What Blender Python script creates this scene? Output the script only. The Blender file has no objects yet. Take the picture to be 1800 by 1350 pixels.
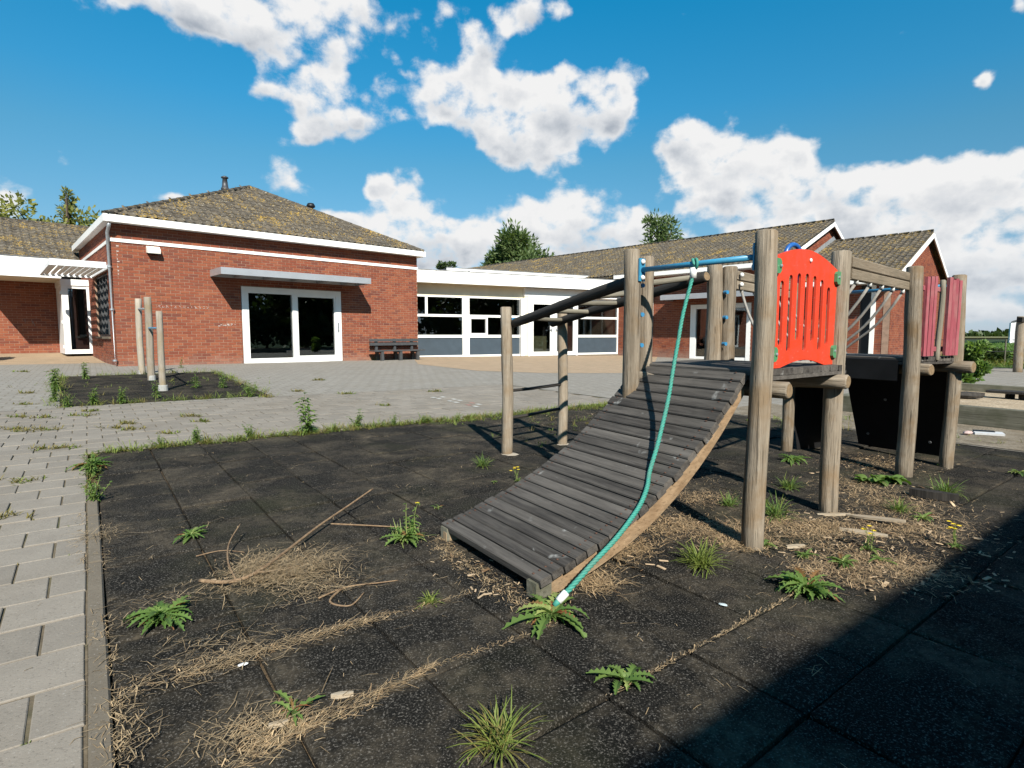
import bpy, math, random
from mathutils import Vector, Matrix
R = random.Random(7)
rad = math.radians
sc = bpy.context.scene
COL = sc.collection

# ------------------------------------------------------------------ camera
CH, K, F = 1.05, 0.012, 985.0            # camera height, slope of the yard, focal length in px of a 1800 px frame
PITCH = math.atan(86.0 / F)
cam_d = bpy.data.cameras.new('camera')
cam = bpy.data.objects.new('camera', cam_d); COL.objects.link(cam)
cam.location = (0, 0, CH); cam.rotation_euler = (rad(90) - PITCH, 0, 0)
cam_d.sensor_width = 36.0; cam_d.lens = 36.0 * F / 1800.0
cam_d.clip_start = 0.05; cam_d.clip_end = 6000
sc.camera = cam

# ------------------------------------------------------------------ light
SUN_AZ, SUN_EL = 165.0, 38.0
sun_d = bpy.data.lights.new('sun', 'SUN'); sun_d.energy = 5.0; sun_d.angle = rad(0.5); sun_d.color = (1.0, 0.94, 0.84)
sun = bpy.data.objects.new('sun', sun_d); COL.objects.link(sun)
sun.rotation_euler = (rad(90 - SUN_EL), 0, rad(180 - SUN_AZ)); sun.location = (3, -10, 12)
sc.view_settings.view_transform = 'Standard'; sc.view_settings.look = 'None'
sc.view_settings.exposure = 0.95; sc.view_settings.gamma = 1.0
sc.view_settings.use_curve_mapping = False
sc.render.engine = 'CYCLES'
sc.cycles.max_bounces = 6; sc.cycles.transparent_max_bounces = 12; sc.cycles.caustics_reflective = False; sc.cycles.caustics_refractive = False


class NT:
    """small node-tree writer"""
    def __init__(s, tree): s.t = tree
    def node(s, typ, **kw):
        n = s.t.nodes.new(typ)
        for k, v in kw.items(): setattr(n, k, v)
        return n
    def put(s, sock, v):
        if hasattr(v, 'is_output') or isinstance(v, bpy.types.NodeSocket): s.t.links.new(v, sock)
        else: sock.default_value = v
    def math(s, op, a, b=0.0, c=0.0, clamp=False):
        n = s.node('ShaderNodeMath', operation=op, use_clamp=clamp)
        s.put(n.inputs[0], a); s.put(n.inputs[1], b); s.put(n.inputs[2], c); return n.outputs[0]
    def vmath(s, op, a, b=(0, 0, 0), c=None, out=0):
        n = s.node('ShaderNodeVectorMath', operation=op)
        s.put(n.inputs[0], a); s.put(n.inputs[1], b)
        if c is not None: s.put(n.inputs[2], c)
        return n.outputs[out]
    def noise(s, vec, scale, detail=3.0, rough=0.55, dist=0.0, out=0):
        n = s.node('ShaderNodeTexNoise'); s.put(n.inputs['Vector'], vec)
        n.inputs['Scale'].default_value = scale; n.inputs['Detail'].default_value = detail
        n.inputs['Roughness'].default_value = rough; n.inputs['Distortion'].default_value = dist
        return n.outputs[out]
    def ramp(s, f, stops, interp='LINEAR'):
        n = s.node('ShaderNodeValToRGB'); n.color_ramp.interpolation = interp
        el = n.color_ramp.elements
        while len(el) < len(stops): el.new(0.5)
        for e, (p, c) in zip(el, stops):
            e.position = p; e.color = (c, c, c, 1) if isinstance(c, (int, float)) else (*c, 1)
        s.put(n.inputs[0], f); return n.outputs[0]
    def mix(s, f, a, b, mode='MIX'):
        n = s.node('ShaderNodeMix', data_type='RGBA', blend_type=mode)
        s.put(n.inputs['Factor'], f)
        for i, v in ((6, a), (7, b)):
            if isinstance(v, tuple) and len(v) == 3: v = (*v, 1)
            s.put(n.inputs[i], v)
        return n.outputs[2]
    def sstep(s, x, a, b):
        n = s.node('ShaderNodeMapRange', interpolation_type='SMOOTHSTEP')
        s.put(n.inputs[0], x); n.inputs[1].default_value = a; n.inputs[2].default_value = b
        return n.outputs[0]
    def xyz(s, v):
        n = s.node('ShaderNodeSeparateXYZ'); s.put(n.inputs[0], v); return n.outputs
    def comb(s, x, y, z=0.0):
        n = s.node('ShaderNodeCombineXYZ'); s.put(n.inputs[0], x); s.put(n.inputs[1], y); s.put(n.inputs[2], z); return n.outputs[0]


# ------------------------------------------------------------------ sky with fair weather clouds (placed by azimuth and elevation)
CLOUDS = [(-0.502, 0.456, 0.111, 0.036, 1), (-0.434, 0.443, 0.079, 0.031, 1), (-0.585, 0.452, 0.08, 0.022, 0.9), (-0.281, 0.487, 0.146, 0.048, 1.1), (-0.301, 0.431, 0.05, 0.03, 0.5), (-0.329, 0.372, 0.065, 0.046, 1), (-0.272, 0.342, 0.077, 0.036, 1), (-0.392, 0.375, 0.037, 0.019, 0.8), (-0.34, 0.313, 0.035, 0.018, 0.8), (-0.107, 0.401, 0.086, 0.043, 1), (-0.039, 0.366, 0.126, 0.053, 1.1), (0.097, 0.369, 0.106, 0.049, 1.1), (0.039, 0.311, 0.108, 0.043, 1.1), (0.092, 0.417, 0.034, 0.027, 0.8), (0.179, 0.361, 0.052, 0.028, 0.9), (-0.048, 0.463, 0.043, 0.037, 0.63), (0.034, 0.503, 0.058, 0.028, 0.85), (0.711, 0.401, 0.014, 0.013, 0.8), (0.268, 0.318, 0.046, 0.029, 0.9), (0.318, 0.305, 0.071, 0.041, 1), (0.367, 0.251, 0.086, 0.051, 1.1), (0.449, 0.282, 0.044, 0.025, 1), (0.435, 0.219, 0.106, 0.054, 1.2), (0.543, 0.203, 0.109, 0.044, 1.2), (0.638, 0.202, 0.096, 0.045, 1.2), (0.722, 0.189, 0.067, 0.046, 1.2), (0.609, 0.145, 0.189, 0.047, 1.2), (0.721, 0.104, 0.085, 0.04, 0.95), (0.099, 0.208, 0.117, 0.055, 1.2), (0.196, 0.182, 0.095, 0.042, 1.1), (0.06, 0.147, 0.129, 0.057, 1.2), (-0.195, 0.232, 0.057, 0.036, 0.9), (-0.237, 0.252, 0.033, 0.025, 0.8), (-0.143, 0.169, 0.097, 0.047, 1.1), (-0.197, 0.172, 0.067, 0.042, 1), (0.708, 0.037, 0.099, 0.027, 0.7), (-0.619, 0.422, 0.051, 0.019, 0.45), (0.584, 0.09, 0.154, 0.033, 0.95), (0.699, 0.091, 0.076, 0.03, 1.0), (0.667, 0.023, 0.119, 0.017, 0.75), (0.38, 0.137, 0.103, 0.031, 0.8), (-0.376, 0.243, 0.041, 0.037, 1.25), (-0.529, 0.205, 0.03, 0.011, 0.9), (-0.29, 0.188, 0.041, 0.018, 1.0), (-0.725, 0.175, 0.033, 0.042, 1.1), (-0.029, 0.482, 0.033, 0.043, 0.38), (-0.058, 0.452, 0.039, 0.022, 0.34), (0.183, 0.404, 0.047, 0.022, 0.75), (0.671, 0.325, 0.016, 0.012, 0.95), (-0.197, 0.144, 0.086, 0.038, 1), (-0.07, 0.156, 0.069, 0.048, 1)]
# the same kind of sky goes on all round
_r = random.Random(3)
for i in range(15):
    a = rad(60 + i * 16.4 + _r.uniform(-3, 3)); e = _r.uniform(0.12, 0.62)
    if a > math.pi: a -= 2 * math.pi
    CLOUDS.append((a, e, _r.uniform(.08, .15), _r.uniform(.035, .06), _r.uniform(.8, 1.15)))

world = bpy.data.worlds.new('World'); sc.world = world; world.use_nodes = True
wt = world.node_tree; wt.nodes.clear(); W_ = NT(wt)
sky = W_.node('ShaderNodeTexSky', sky_type='NISHITA', sun_disc=False)
sky.sun_elevation = rad(SUN_EL); sky.sun_rotation = rad(SUN_AZ); sky.air_density = 1.0; sky.dust_density = 0.3; sky.ozone_density = 3.0
tc = W_.node('ShaderNodeTexCoord'); dirv = W_.vmath('NORMALIZE', tc.outputs['Generated'])
dx, dy, dz = W_.xyz(dirv)
azi = W_.math('ARCTAN2', dx, dy); ele = W_.math('ARCSINE', dz)
wob = W_.vmath('SUBTRACT', W_.noise(dirv, 9, 4, .6, out=1), (.5, .5, .5))
V = W_.vmath('MULTIPLY_ADD', wob, (.075, .05, 0), W_.comb(azi, ele))
total = None; height = None
for (a, e, ra, re, w) in CLOUDS:
    Vi = V if total is None else W_.vmath('MULTIPLY_ADD', height, (1e-9, 1e-9, 1e-9), V)      # evaluated one after the other
    q = W_.vmath('MULTIPLY_ADD', Vi, (1.06 / ra, 1.06 / re, 0), (-a * 1.06 / ra, -e * 1.06 / re, 0))
    g_ = W_.math('POWER', 0.36788, W_.vmath('DOT_PRODUCT', q, q, out=1))
    total = W_.math('MULTIPLY', g_, w) if total is None else W_.math('MULTIPLY_ADD', g_, w, total)
    h_ = W_.math('MULTIPLY', g_, W_.xyz(q)[1])
    height = h_ if height is None else W_.math('ADD', h_, height)
Hrel = W_.math('DIVIDE', height, W_.math('ADD', total, .15))
nv = W_.comb(azi, W_.math('MULTIPLY', ele, 1.25))
n1 = W_.noise(nv, 13, 9, .60)
m1 = W_.noise(nv, 9, 3, .5); m2 = W_.noise(W_.vmath('ADD', nv, (.006, .024, 0)), 9, 3, .5)
fine = W_.noise(nv, 36, 8, .68, .4)
def voro(v, sc_):
    n = W_.node('ShaderNodeTexVoronoi', feature='SMOOTH_F1'); W_.put(n.inputs['Vector'], v); n.inputs['Scale'].default_value = sc_; n.inputs['Smoothness'].default_value = .35; return n.outputs['Distance']
vv = W_.vmath('MULTIPLY_ADD', wob, (.05, .05, 0), nv)
puff = W_.math('ADD', W_.math('MULTIPLY', W_.math('SUBTRACT', .42, voro(vv, 15)), .75), W_.math('MULTIPLY', W_.math('SUBTRACT', .42, voro(vv, 38)), .42))
dens = W_.math('ADD', W_.math('MINIMUM', total, 1.15), W_.math('MULTIPLY', W_.math('SUBTRACT', n1, .5), 1.7))
dens = W_.math('ADD', dens, puff)
dens = W_.math('ADD', dens, W_.math('MULTIPLY', W_.math('SUBTRACT', fine, .5), .50))
cover = W_.math('POWER', W_.sstep(dens, .40, .98), 1.2)
core = W_.sstep(dens, .70, 1.7)
relief = W_.math('MULTIPLY_ADD', W_.math('SUBTRACT', m1, m2), 1.0, W_.math('MULTIPLY', puff, .26))
lit = W_.math('MULTIPLY_ADD', Hrel, .44, .96)
lit = W_.math('ADD', lit, relief)
lit = W_.math('SUBTRACT', lit, W_.math('MULTIPLY', core, W_.math('MULTIPLY_ADD', Hrel, -.22, .42)))
lit = W_.math('ADD', lit, W_.math('MULTIPLY', W_.math('SUBTRACT', fine, .5), .05))
ccol = W_.ramp(lit, [(.0, (.30, .35, .42)), (.35, (.46, .51, .58)), (.62, (.74, .77, .81)), (.88, (.98, .98, .98))])
hz = W_.sstep(ele, .0, .16)
ccol = W_.mix(hz, W_.mix(.45, ccol, (.70, .77, .84)), ccol)
SKY_TINT = W_.ramp(W_.math('DIVIDE', ele, 1.2), [(0.0, (.42, .52, .80)), (.042, (.40, .46, .60)), (.125, (.36, .51, .53)), (.233, (.27, .61, .62)), (.30, (.16, .67, .74)), (.425, (.055, .74, .85)), (1.0, (.04, .70, .84))])
skyc = W_.mix(1.0, sky.outputs[0], SKY_TINT, 'MULTIPLY')
bg_sky = W_.node('ShaderNodeBackground'); W_.put(bg_sky.inputs[0], skyc); bg_sky.inputs[1].default_value = 0.099
bg_cl = W_.node('ShaderNodeBackground'); W_.put(bg_cl.inputs[0], ccol); bg_cl.inputs[1].default_value = 0.47
mixs = W_.node('ShaderNodeMixShader'); W_.put(mixs.inputs[0], cover)
wt.links.new(bg_sky.outputs[0], mixs.inputs[1]); wt.links.new(bg_cl.outputs[0], mixs.inputs[2])
wout = W_.node('ShaderNodeOutputWorld'); wt.links.new(mixs.outputs[0], wout.inputs[0])
world.cycles.sampling_method = 'MANUAL'; world.cycles.sample_map_resolution = 512


# ------------------------------------------------------------------ materials
def new_mat(name):
    m = bpy.data.materials.new(name); m.use_nodes = True
    t = NT(m.node_tree); b = m.node_tree.nodes['Principled BSDF']
    return m, t, b

def obj_co(t): return t.node('ShaderNodeTexCoord').outputs['Object']
def world_co(t): return t.node('ShaderNodeNewGeometry').outputs['Position']
def piece_rand(t):
    g = t.node('ShaderNodeNewGeometry'); o = t.node('ShaderNodeObjectInfo')
    return t.math('FRACT', t.math('ADD', g.outputs['Random Per Island'], o.outputs['Random']))
def bump(t, b, h, strength=.4, dist=.01):
    n = t.node('ShaderNodeBump'); n.inputs['Strength'].default_value = strength; n.inputs['Distance'].default_value = dist
    t.put(n.inputs['Height'], h); t.t.links.new(n.outputs[0], b.inputs['Normal'])

def simple(name, col, rough=.6, var=.15, scale=8, metal=0.0, spec=.4, bumpd=0.0):
    m, t, b = new_mat(name); co = world_co(t)
    n = t.noise(co, scale, 5, .6); n2 = t.noise(co, scale * 9, 3, .6)
    c = t.mix(t.ramp(n, [(.3, 0.0), (.7, 1.0)]), tuple(x * (1 - var) for x in col), tuple(min(1, x * (1 + var)) for x in col))
    c = t.mix(t.math('MULTIPLY', n2, var), c, tuple(x * .55 for x in col))
    t.put(b.inputs['Base Color'], c); b.inputs['Roughness'].default_value = rough; b.inputs['Metallic'].default_value = metal
    b.inputs['Specular IOR Level'].default_value = spec
    if bumpd: bump(t, b, n2, .5, bumpd)
    return m

def wood_mat(name, dark, light, stain=None, spots=False, axis=2, streak=14, island=True, rough=.8, cracks=False):
    m, t, b = new_mat(name); co = obj_co(t); r = piece_rand(t) if island else 0.0
    sc_ = [streak, streak, streak]; sc_[axis] = streak * .06
    v = t.vmath('MULTIPLY', co, tuple(sc_))
    if island: v = t.vmath('ADD', v, t.comb(t.math('MULTIPLY', r, 37.0), t.math('MULTIPLY', r, 11.0), 0.0))
    g = t.noise(v, 1.6, 6, .65); g2 = t.noise(v, 7, 4, .6); blot = t.noise(t.vmath('ADD', co, t.comb(t.math('MULTIPLY', r, 17.0), t.math('MULTIPLY', r, 5.0), t.math('MULTIPLY', r, 3.0))) if island else co, 5, 4, .6)
    c = t.mix(t.ramp(g, [(.3, 0.0), (.68, 1.0)]), dark, light)
    c = t.mix(t.ramp(g2, [(.28, .75), (.45, 0.0)]), c, tuple(x * .35 for x in dark))
    if cracks:
        vc = t.vmath('MULTIPLY', co, (70, 70, 1.6)) if not island else t.vmath('ADD', t.vmath('MULTIPLY', co, (70, 70, 1.6)), t.comb(t.math('MULTIPLY', r, 51.0), 0.0, t.math('MULTIPLY', r, 23.0)))
        ck = t.ramp(t.noise(vc, 1.0, 3, .5), [(.30, 1.0), (.36, 0.0)]); kn = t.ramp(t.noise(t.vmath('MULTIPLY', co, (9, 9, 5)), 1.0, 2, .5, .8), [(.72, 0.0), (.77, .75)])
        c = t.mix(t.math('MULTIPLY', ck, .8), c, (.03, .022, .015)); c = t.mix(kn, c, (.11, .06, .03)); g2 = t.math('SUBTRACT', g2, t.math('MULTIPLY', ck, 1.2))
        grn = t.ramp(t.noise(t.vmath('MULTIPLY', co, (7, 7, 1.5)), 1.0, 4, .6), [(.55, 0.0), (.75, .45)]); c = t.mix(grn, c, (.16, .155, .085))
    if stain: c = t.mix(t.ramp(blot, [(.46, 0.0), (.66, .8)]), c, stain)
    if island: c = t.mix(.45 if spots else .32, c, t.mix(r, tuple(x * .5 for x in dark), light))
    if spots:
        so = t.vmath('ADD', co, t.comb(t.math('MULTIPLY', r, 71.0), t.math('MULTIPLY', r, 29.0), t.math('MULTIPLY', r, 13.0)))
        sp = t.noise(so, 9, 3, .5, .6); sp2 = t.noise(so, 55, 3, .6)
        c = t.mix(t.math('MULTIPLY', t.ramp(sp, [(.66, 0.0), (.76, 1.0)]), t.ramp(sp2, [(.4, .2), (.6, .9)])), c, (.42, .42, .40))
    t.put(b.inputs['Base Color'], c); b.inputs['Roughness'].default_value = rough; b.inputs['Specular IOR Level'].default_value = .25
    bump(t, b, t.math('MULTIPLY_ADD', g2, .6, g), .85 if cracks else .6, .008)
    return m

def brick_mat(name, cols, shade=1.0):
    m, t, b = new_mat(name); co = world_co(t); r = piece_rand(t)
    c = t.ramp(r, [(i / (len(cols) - 1), tuple(x * shade for x in cc)) for i, cc in enumerate(cols)])
    n = t.noise(co, 30, 5, .65); big = t.noise(co, .9, 4, .6)
    c = t.mix(t.math('MULTIPLY', t.ramp(n, [(.35, 0.0), (.7, 1.0)]), .35), c, (.10, .045, .035))
    c = t.mix(t.math('MULTIPLY', t.ramp(big, [(.42, 0.0), (.72, 1.0)]), .16), c, (.36, .15, .09))
    z = t.xyz(co)[2]
    salt = t.math('MULTIPLY', t.ramp(t.math('ADD', t.math('MULTIPLY', z, .9), t.math('MULTIPLY', t.noise(co, 3.5, 5, .7), .8)), [(.36, 1.0), (.78, 0.0)]), .5)
    c = t.mix(salt, c, (.36, .27, .22))
    t.put(b.inputs['Base Color'], c); b.inputs['Roughness'].default_value = .85; b.inputs['Specular IOR Level'].default_value = .2
    bump(t, b, n, .5, .006); return m

BRICK = brick_mat('red_brick', [(.290, .080, .039), (.24, .063, .034), (.310, .094, .045), (.165, .050, .035), (.275, .075, .038), (.335, .108, .052), (.255, .068, .036)])
MORTAR = simple('mortar', (.42, .275, .195), .95, .25, 6)
WHITE = simple('white_paint', (.78, .77, .74), .42, .05, 3)
WHITE_DOOR = simple('white_door_frame', (.74, .74, .72), .35, .05, 3)
CREAM = simple('cream_panel', (.66, .60, .46), .5, .06, 2)
ALU = simple('grey_aluminium', (.50, .51, .53), .35, .06, 3, .5)
ZINC = simple('galvanised_steel', (.42, .44, .46), .4, .15, 20, .6)
PANEL = simple('slate_blue_panel', (.060, .085, .110), .45, .12, 3)
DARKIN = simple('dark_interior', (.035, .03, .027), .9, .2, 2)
TANIN = simple('tan_interior', (.16, .105, .07), .85, .25, 1.2)
PINE = simple('pale_pine', (.55, .40, .22), .6, .1, 4)
FELT = simple('roofing_felt', (.17, .17, .17), .9, .2, 3)
LEAD = simple('lead_flashing', (.30, .31, .32), .6, .25, 6)
DARKMETAL = simple('dark_flue_metal', (.09, .095, .105), .5, .2, 10, .4)
BLACK = simple('black_plastic', (.012, .012, .013), .5, .2, 9)

def glass_mat():
    m = bpy.data.materials.new('window_glass'); m.use_nodes = True; t = NT(m.node_tree); m.node_tree.nodes.clear()
    tr = t.node('ShaderNodeBsdfTransparent'); tr.inputs[0].default_value = (.62, .68, .68, 1)
    gl = t.node('ShaderNodeBsdfGlossy'); gl.inputs['Roughness'].default_value = .0; gl.inputs['Color'].default_value = (.9, .93, .95, 1)
    fr = t.node('ShaderNodeFresnel'); fr.inputs['IOR'].default_value = 1.5
    n = t.node('ShaderNodeBump'); n.inputs['Strength'].default_value = .03; n.inputs['Distance'].default_value = .02
    t.put(n.inputs['Height'], t.noise(world_co(t), 1.3, 2)); t.t.links.new(n.outputs[0], gl.inputs['Normal'])
    mx = t.node('ShaderNodeMixShader'); t.put(mx.inputs[0], t.math('MULTIPLY_ADD', fr.outputs[0], 1.5, .05, clamp=True))
    t.t.links.new(tr.outputs[0], mx.inputs[1]); t.t.links.new(gl.outputs[0], mx.inputs[2])
    o = t.node('ShaderNodeOutputMaterial'); t.t.links.new(mx.outputs[0], o.inputs[0]); return m
GLASS = glass_mat()

def tile_mat():
    m, t, b = new_mat('lichen_roof_tile'); co = world_co(t); r = piece_rand(t)
    c = t.ramp(r, [(0, (.060, .051, .042)), (.4, (.095, .080, .062)), (.75, (.075, .066, .056)), (1, (.125, .104, .078))])
    n = t.noise(co, 22, 5, .65)
    c = t.mix(t.math('MULTIPLY', t.ramp(n, [(.4, 0.0), (.7, 1.0)]), .4), c, (.17, .15, .115))
    big = t.noise(co, 1.3, 3, .6)
    li = t.noise(co, 21, 3, .55, .4)
    li = t.math('ADD', li, t.math('MULTIPLY', t.math('SUBTRACT', big, .5), .55))
    c = t.mix(t.ramp(li, [(.605, 0.0), (.645, .95)]), c, t.mix(t.noise(co, 30, 2), (.52, .29, .025), (.32, .25, .08)))
    wh = t.noise(t.vmath('ADD', co, (9, 4, 2)), 17, 2, .5)
    c = t.mix(t.ramp(wh, [(.645, 0.0), (.685, .9)]), c, (.38, .36, .30))
    t.put(b.inputs['Base Color'], c); b.inputs['Roughness'].default_value = .9; b.inputs['Specular IOR Level'].default_value = .2
    bump(t, b, n, .5, .01); return m
TILE = tile_mat()

def concrete_mat(name, base, dust, piece=True):
    m, t, b = new_mat(name); co = world_co(t)
    sp = t.noise(co, 120, 2, .7); md = t.noise(co, 9, 5, .65); lg = t.noise(co, .8, 5, .65)
    c = t.mix(t.ramp(md, [(.3, 0.0), (.72, 1.0)]), tuple(x * .80 for x in base), tuple(x * 1.12 for x in base))
    if piece:
        r = piece_rand(t); c = t.mix(.45, c, t.ramp(r, [(0, tuple(x * .74 for x in base)), (.5, base), (1, tuple(x * 1.22 for x in base))]))
    c = t.mix(t.math('MULTIPLY', t.ramp(lg, [(.45, 0.0), (.7, 1.0)]), .45), c, dust)
    c = t.mix(t.ramp(sp, [(.27, .65), (.42, 0.0)]), c, tuple(x * .35 for x in base))
    c = t.mix(t.ramp(sp, [(.64, 0.0), (.75, .35)]), c, (.68, .66, .62))
    t.put(b.inputs['Base Color'], c); b.inputs['Roughness'].default_value = .9; b.inputs['Specular IOR Level'].default_value = .2
    bump(t, b, t.math('MULTIPLY_ADD', sp, .5, md), .45, .004); return m, t, b, c
PAVER = concrete_mat('concrete_paver', (.31, .276, .232), (.235, .195, .145))[0]
KERB = concrete_mat('concrete_kerb', (.20, .170, .130), (.15, .115, .078))[0]

def far_paving_mat():
    m, t, b, c = concrete_mat('far_concrete_paving', (.335, .31, .272), (.27, .24, .195), False)
    co = world_co(t); rot = t.node('ShaderNodeVectorRotate', rotation_type='Z_AXIS'); t.put(rot.inputs['Vector'], co); rot.inputs['Angle'].default_value = -rad(37)
    br = t.node('ShaderNodeTexBrick'); t.put(br.inputs['Vector'], rot.outputs[0])
    br.inputs['Scale'].default_value = 1.0; br.inputs['Brick Width'].default_value = .24; br.inputs['Row Height'].default_value = .24; br.inputs['Mortar Size'].default_value = .012
    br.inputs['Color1'].default_value = (1, 1, 1, 1); br.inputs['Color2'].default_value = (.88, .88, .88, 1); br.inputs['Mortar'].default_value = (.62, .59, .50, 1)
    c2 = t.mix(.75, c, t.mix(1.0, c, br.outputs['Color'], 'MULTIPLY'))
    moss = t.noise(co, 1.7, 6, .7)
    c2 = t.mix(t.math('MULTIPLY', t.ramp(moss, [(.62, 0.0), (.75, 1.0)]), .35), c2, (.16, .14, .07))
    t.put(b.inputs['Base Color'], c2); return m
FARPAVE = far_paving_mat()

def joint_mat():
    m, t, b = new_mat('mossy_joint_sand'); co = world_co(t)
    n = t.noise(co, 14, 5, .7); n2 = t.noise(co, 2.2, 4, .6)
    c = t.ramp(n, [(.3, (.085, .067, .042)), (.55, (.16, .125, .078)), (.75, (.23, .185, .12))])
    c = t.mix(t.ramp(n2, [(.5, 0.0), (.68, .8)]), c, (.075, .085, .025))
    t.put(b.inputs['Base Color'], c); b.inputs['Roughness'].default_value = .95; bump(t, b, n, .6, .01); return m
JOINT = joint_mat()

def rubber_mat():
    m, t, b = new_mat('black_rubber_tile'); co = world_co(t); r = piece_rand(t)
    sp = t.noise(co, 150, 2, .75); md = t.noise(co, 26, 5, .7); lg = t.noise(co, 2.4, 6, .68, .3)
    c = t.ramp(sp, [(.34, (.006, .006, .005)), (.5, (.018, .017, .015)), (.59, (.070, .065, .056)), (.67, (.34, .31, .27))])
    c = t.mix(.35, c, t.ramp(r, [(0, (.010, .010, .010)), (1, (.040, .037, .033))]))
    dust = t.math('MULTIPLY', t.ramp(lg, [(.45, 0.0), (.68, 1.0)]), t.ramp(md, [(.35, .15), (.65, 1.0)]))
    c = t.mix(t.math('MULTIPLY', dust, .80), c, (.20, .165, .118))
    c = t.mix(t.math('MULTIPLY', t.ramp(t.noise(co, 1.1, 4, .6), [(.52, 0.0), (.7, 1.0)]), .35), c, (.075, .078, .040))
    t.put(b.inputs['Base Color'], c); b.inputs['Roughness'].default_value = 1.0; b.inputs['Specular IOR Level'].default_value = .06
    bump(t, b, t.math('MULTIPLY_ADD', sp, .7, md), .7, .006); return m
RUBBER = rubber_mat()

def soil_mat(name, a, b_, c_, scale=6):
    m, t, b = new_mat(name); co = world_co(t)
    n = t.noise(co, scale, 6, .7); n2 = t.noise(co, scale * 11, 4, .7)
    c = t.ramp(n, [(.3, a), (.52, b_), (.72, c_)]); c = t.mix(t.ramp(n2, [(.35, .6), (.6, 0.0)]), c, tuple(x * .4 for x in a))
    t.put(b.inputs['Base Color'], c); b.inputs['Roughness'].default_value = .95; b.inputs['Specular IOR Level'].default_value = .15
    bump(t, b, n2, .7, .02); return m
SUBSOIL = soil_mat('brown_subsoil', (.075, .05, .03), (.16, .115, .07), (.24, .18, .11), 5)
SAND = soil_mat('pale_sand', (.34, .26, .17), (.50, .40, .28), (.58, .48, .35), 3)
MEADOW = soil_mat('green_field', (.030, .060, .020), (.045, .085, .025), (.075, .10, .035), .6)
STUBBLE = soil_mat('pale_stubble_field', (.16, .16, .06), (.22, .21, .09), (.28, .25, .12), .05)
def terrace_mat():
    m, t, b = new_mat('tan_brick_paving'); co = world_co(t)
    br = t.node('ShaderNodeTexBrick'); rot = t.node('ShaderNodeVectorRotate', rotation_type='Z_AXIS'); t.put(rot.inputs['Vector'], co); rot.inputs['Angle'].default_value = -rad(28)
    t.put(br.inputs['Vector'], rot.outputs[0]); br.inputs['Scale'].default_value = 1.0; br.inputs['Brick Width'].default_value = .22; br.inputs['Row Height'].default_value = .09; br.inputs['Mortar Size'].default_value = .008
    br.inputs['Color1'].default_value = (.46, .33, .21, 1); br.inputs['Color2'].default_value = (.38, .26, .16, 1); br.inputs['Mortar'].default_value = (.24, .18, .11, 1)
    n = t.noise(co, 2.0, 6, .7)
    c = t.mix(t.ramp(n, [(.42, 0.0), (.72, .75)]), br.outputs['Color'], (.27, .205, .125))
    t.put(b.inputs['Base Color'], c); b.inputs['Roughness'].default_value = .92; return m
TERRACE = terrace_mat()

LOGWOOD = wood_mat('weathered_round_timber', (.135, .105, .072), (.46, .39, .30), (.24, .145, .06), axis=2, streak=24, cracks=True)
DARKLOG = wood_mat('black_stained_log', (.020, .018, .016), (.070, .062, .053), axis=2, streak=16)
RUNGWOOD = wood_mat('grey_green_rung', (.15, .13, .095), (.34, .31, .24), axis=2, streak=18)
ENDGRAIN = simple('end_grain', (.26, .18, .10), .85, .3, 40)
DECKWOOD = wood_mat('weathered_black_plank', (.022, .019, .017), (.19, .172, .152), spots=True, axis=0, streak=24)
STRINGER = wood_mat('warm_plywood_edge', (.24, .15, .08), (.50, .35, .21), (.20, .18, .13), axis=0, streak=14)
BOARD = wood_mat('grey_brown_board', (.22, .17, .115), (.42, .345, .255), (.20, .17, .12), axis=0, streak=16)
PINK = wood_mat('faded_red_board', (.30, .055, .075), (.47, .125, .15), (.42, .20, .19), axis=2, streak=20)
TIMBER = wood_mat('grey_green_sleeper', (.12, .115, .085), (.27, .26, .20), (.10, .105, .06), axis=0, streak=9)
DRYWOOD = wood_mat('bleached_splinter', (.40, .31, .21), (.62, .53, .40), axis=0, streak=30)
TWIG = wood_mat('dry_branch_bark', (.17, .105, .06), (.36, .25, .15), axis=2, streak=20, island=False)
STAKE = wood_mat('bleached_stake', (.30, .25, .19), (.52, .46, .38), (.36, .28, .16), axis=2, streak=14)
def enamel(name, col, rough=.35):
    m, t, b = new_mat(name); co = world_co(t)
    n = t.noise(co, 14, 5, .7); n2 = t.noise(co, 70, 3, .6)
    c = t.mix(t.ramp(n, [(.42, 0.0), (.75, .5)]), col, tuple(x * .60 + .035 for x in col)); st = t.noise(t.vmath('MULTIPLY', co, (30, 30, 2.5)), 1.0, 4, .6); c = t.mix(t.ramp(st, [(.55, 0.0), (.75, .35)]), c, tuple(x * .45 + .05 for x in col))
    c = t.mix(t.ramp(n2, [(.68, 0.0), (.74, .5)]), c, (.45, .43, .40))
    t.put(b.inputs['Base Color'], c); t.put(b.inputs['Roughness'], t.math('MULTIPLY_ADD', n, .25, rough - .1)); return m
BLUE = enamel('sky_blue_enamel', (.05, .30, .50))
ROYAL = enamel('royal_blue_plastic', (.02, .13, .45), .3)
RED = enamel('signal_red_panel', (.70, .050, .014), .5)
GREEN = enamel('green_plastic_clip', (.09, .30, .14), .4)
BOLT = simple('white_bolt_cap', (.66, .66, .64), .4, .08, 30)
BLUECAP = enamel('blue_bolt_cap', (.04, .25, .48), .4)
GREYROPE = simple('grey_rope', (.33, .31, .28), .85, .2, 60)
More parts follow.
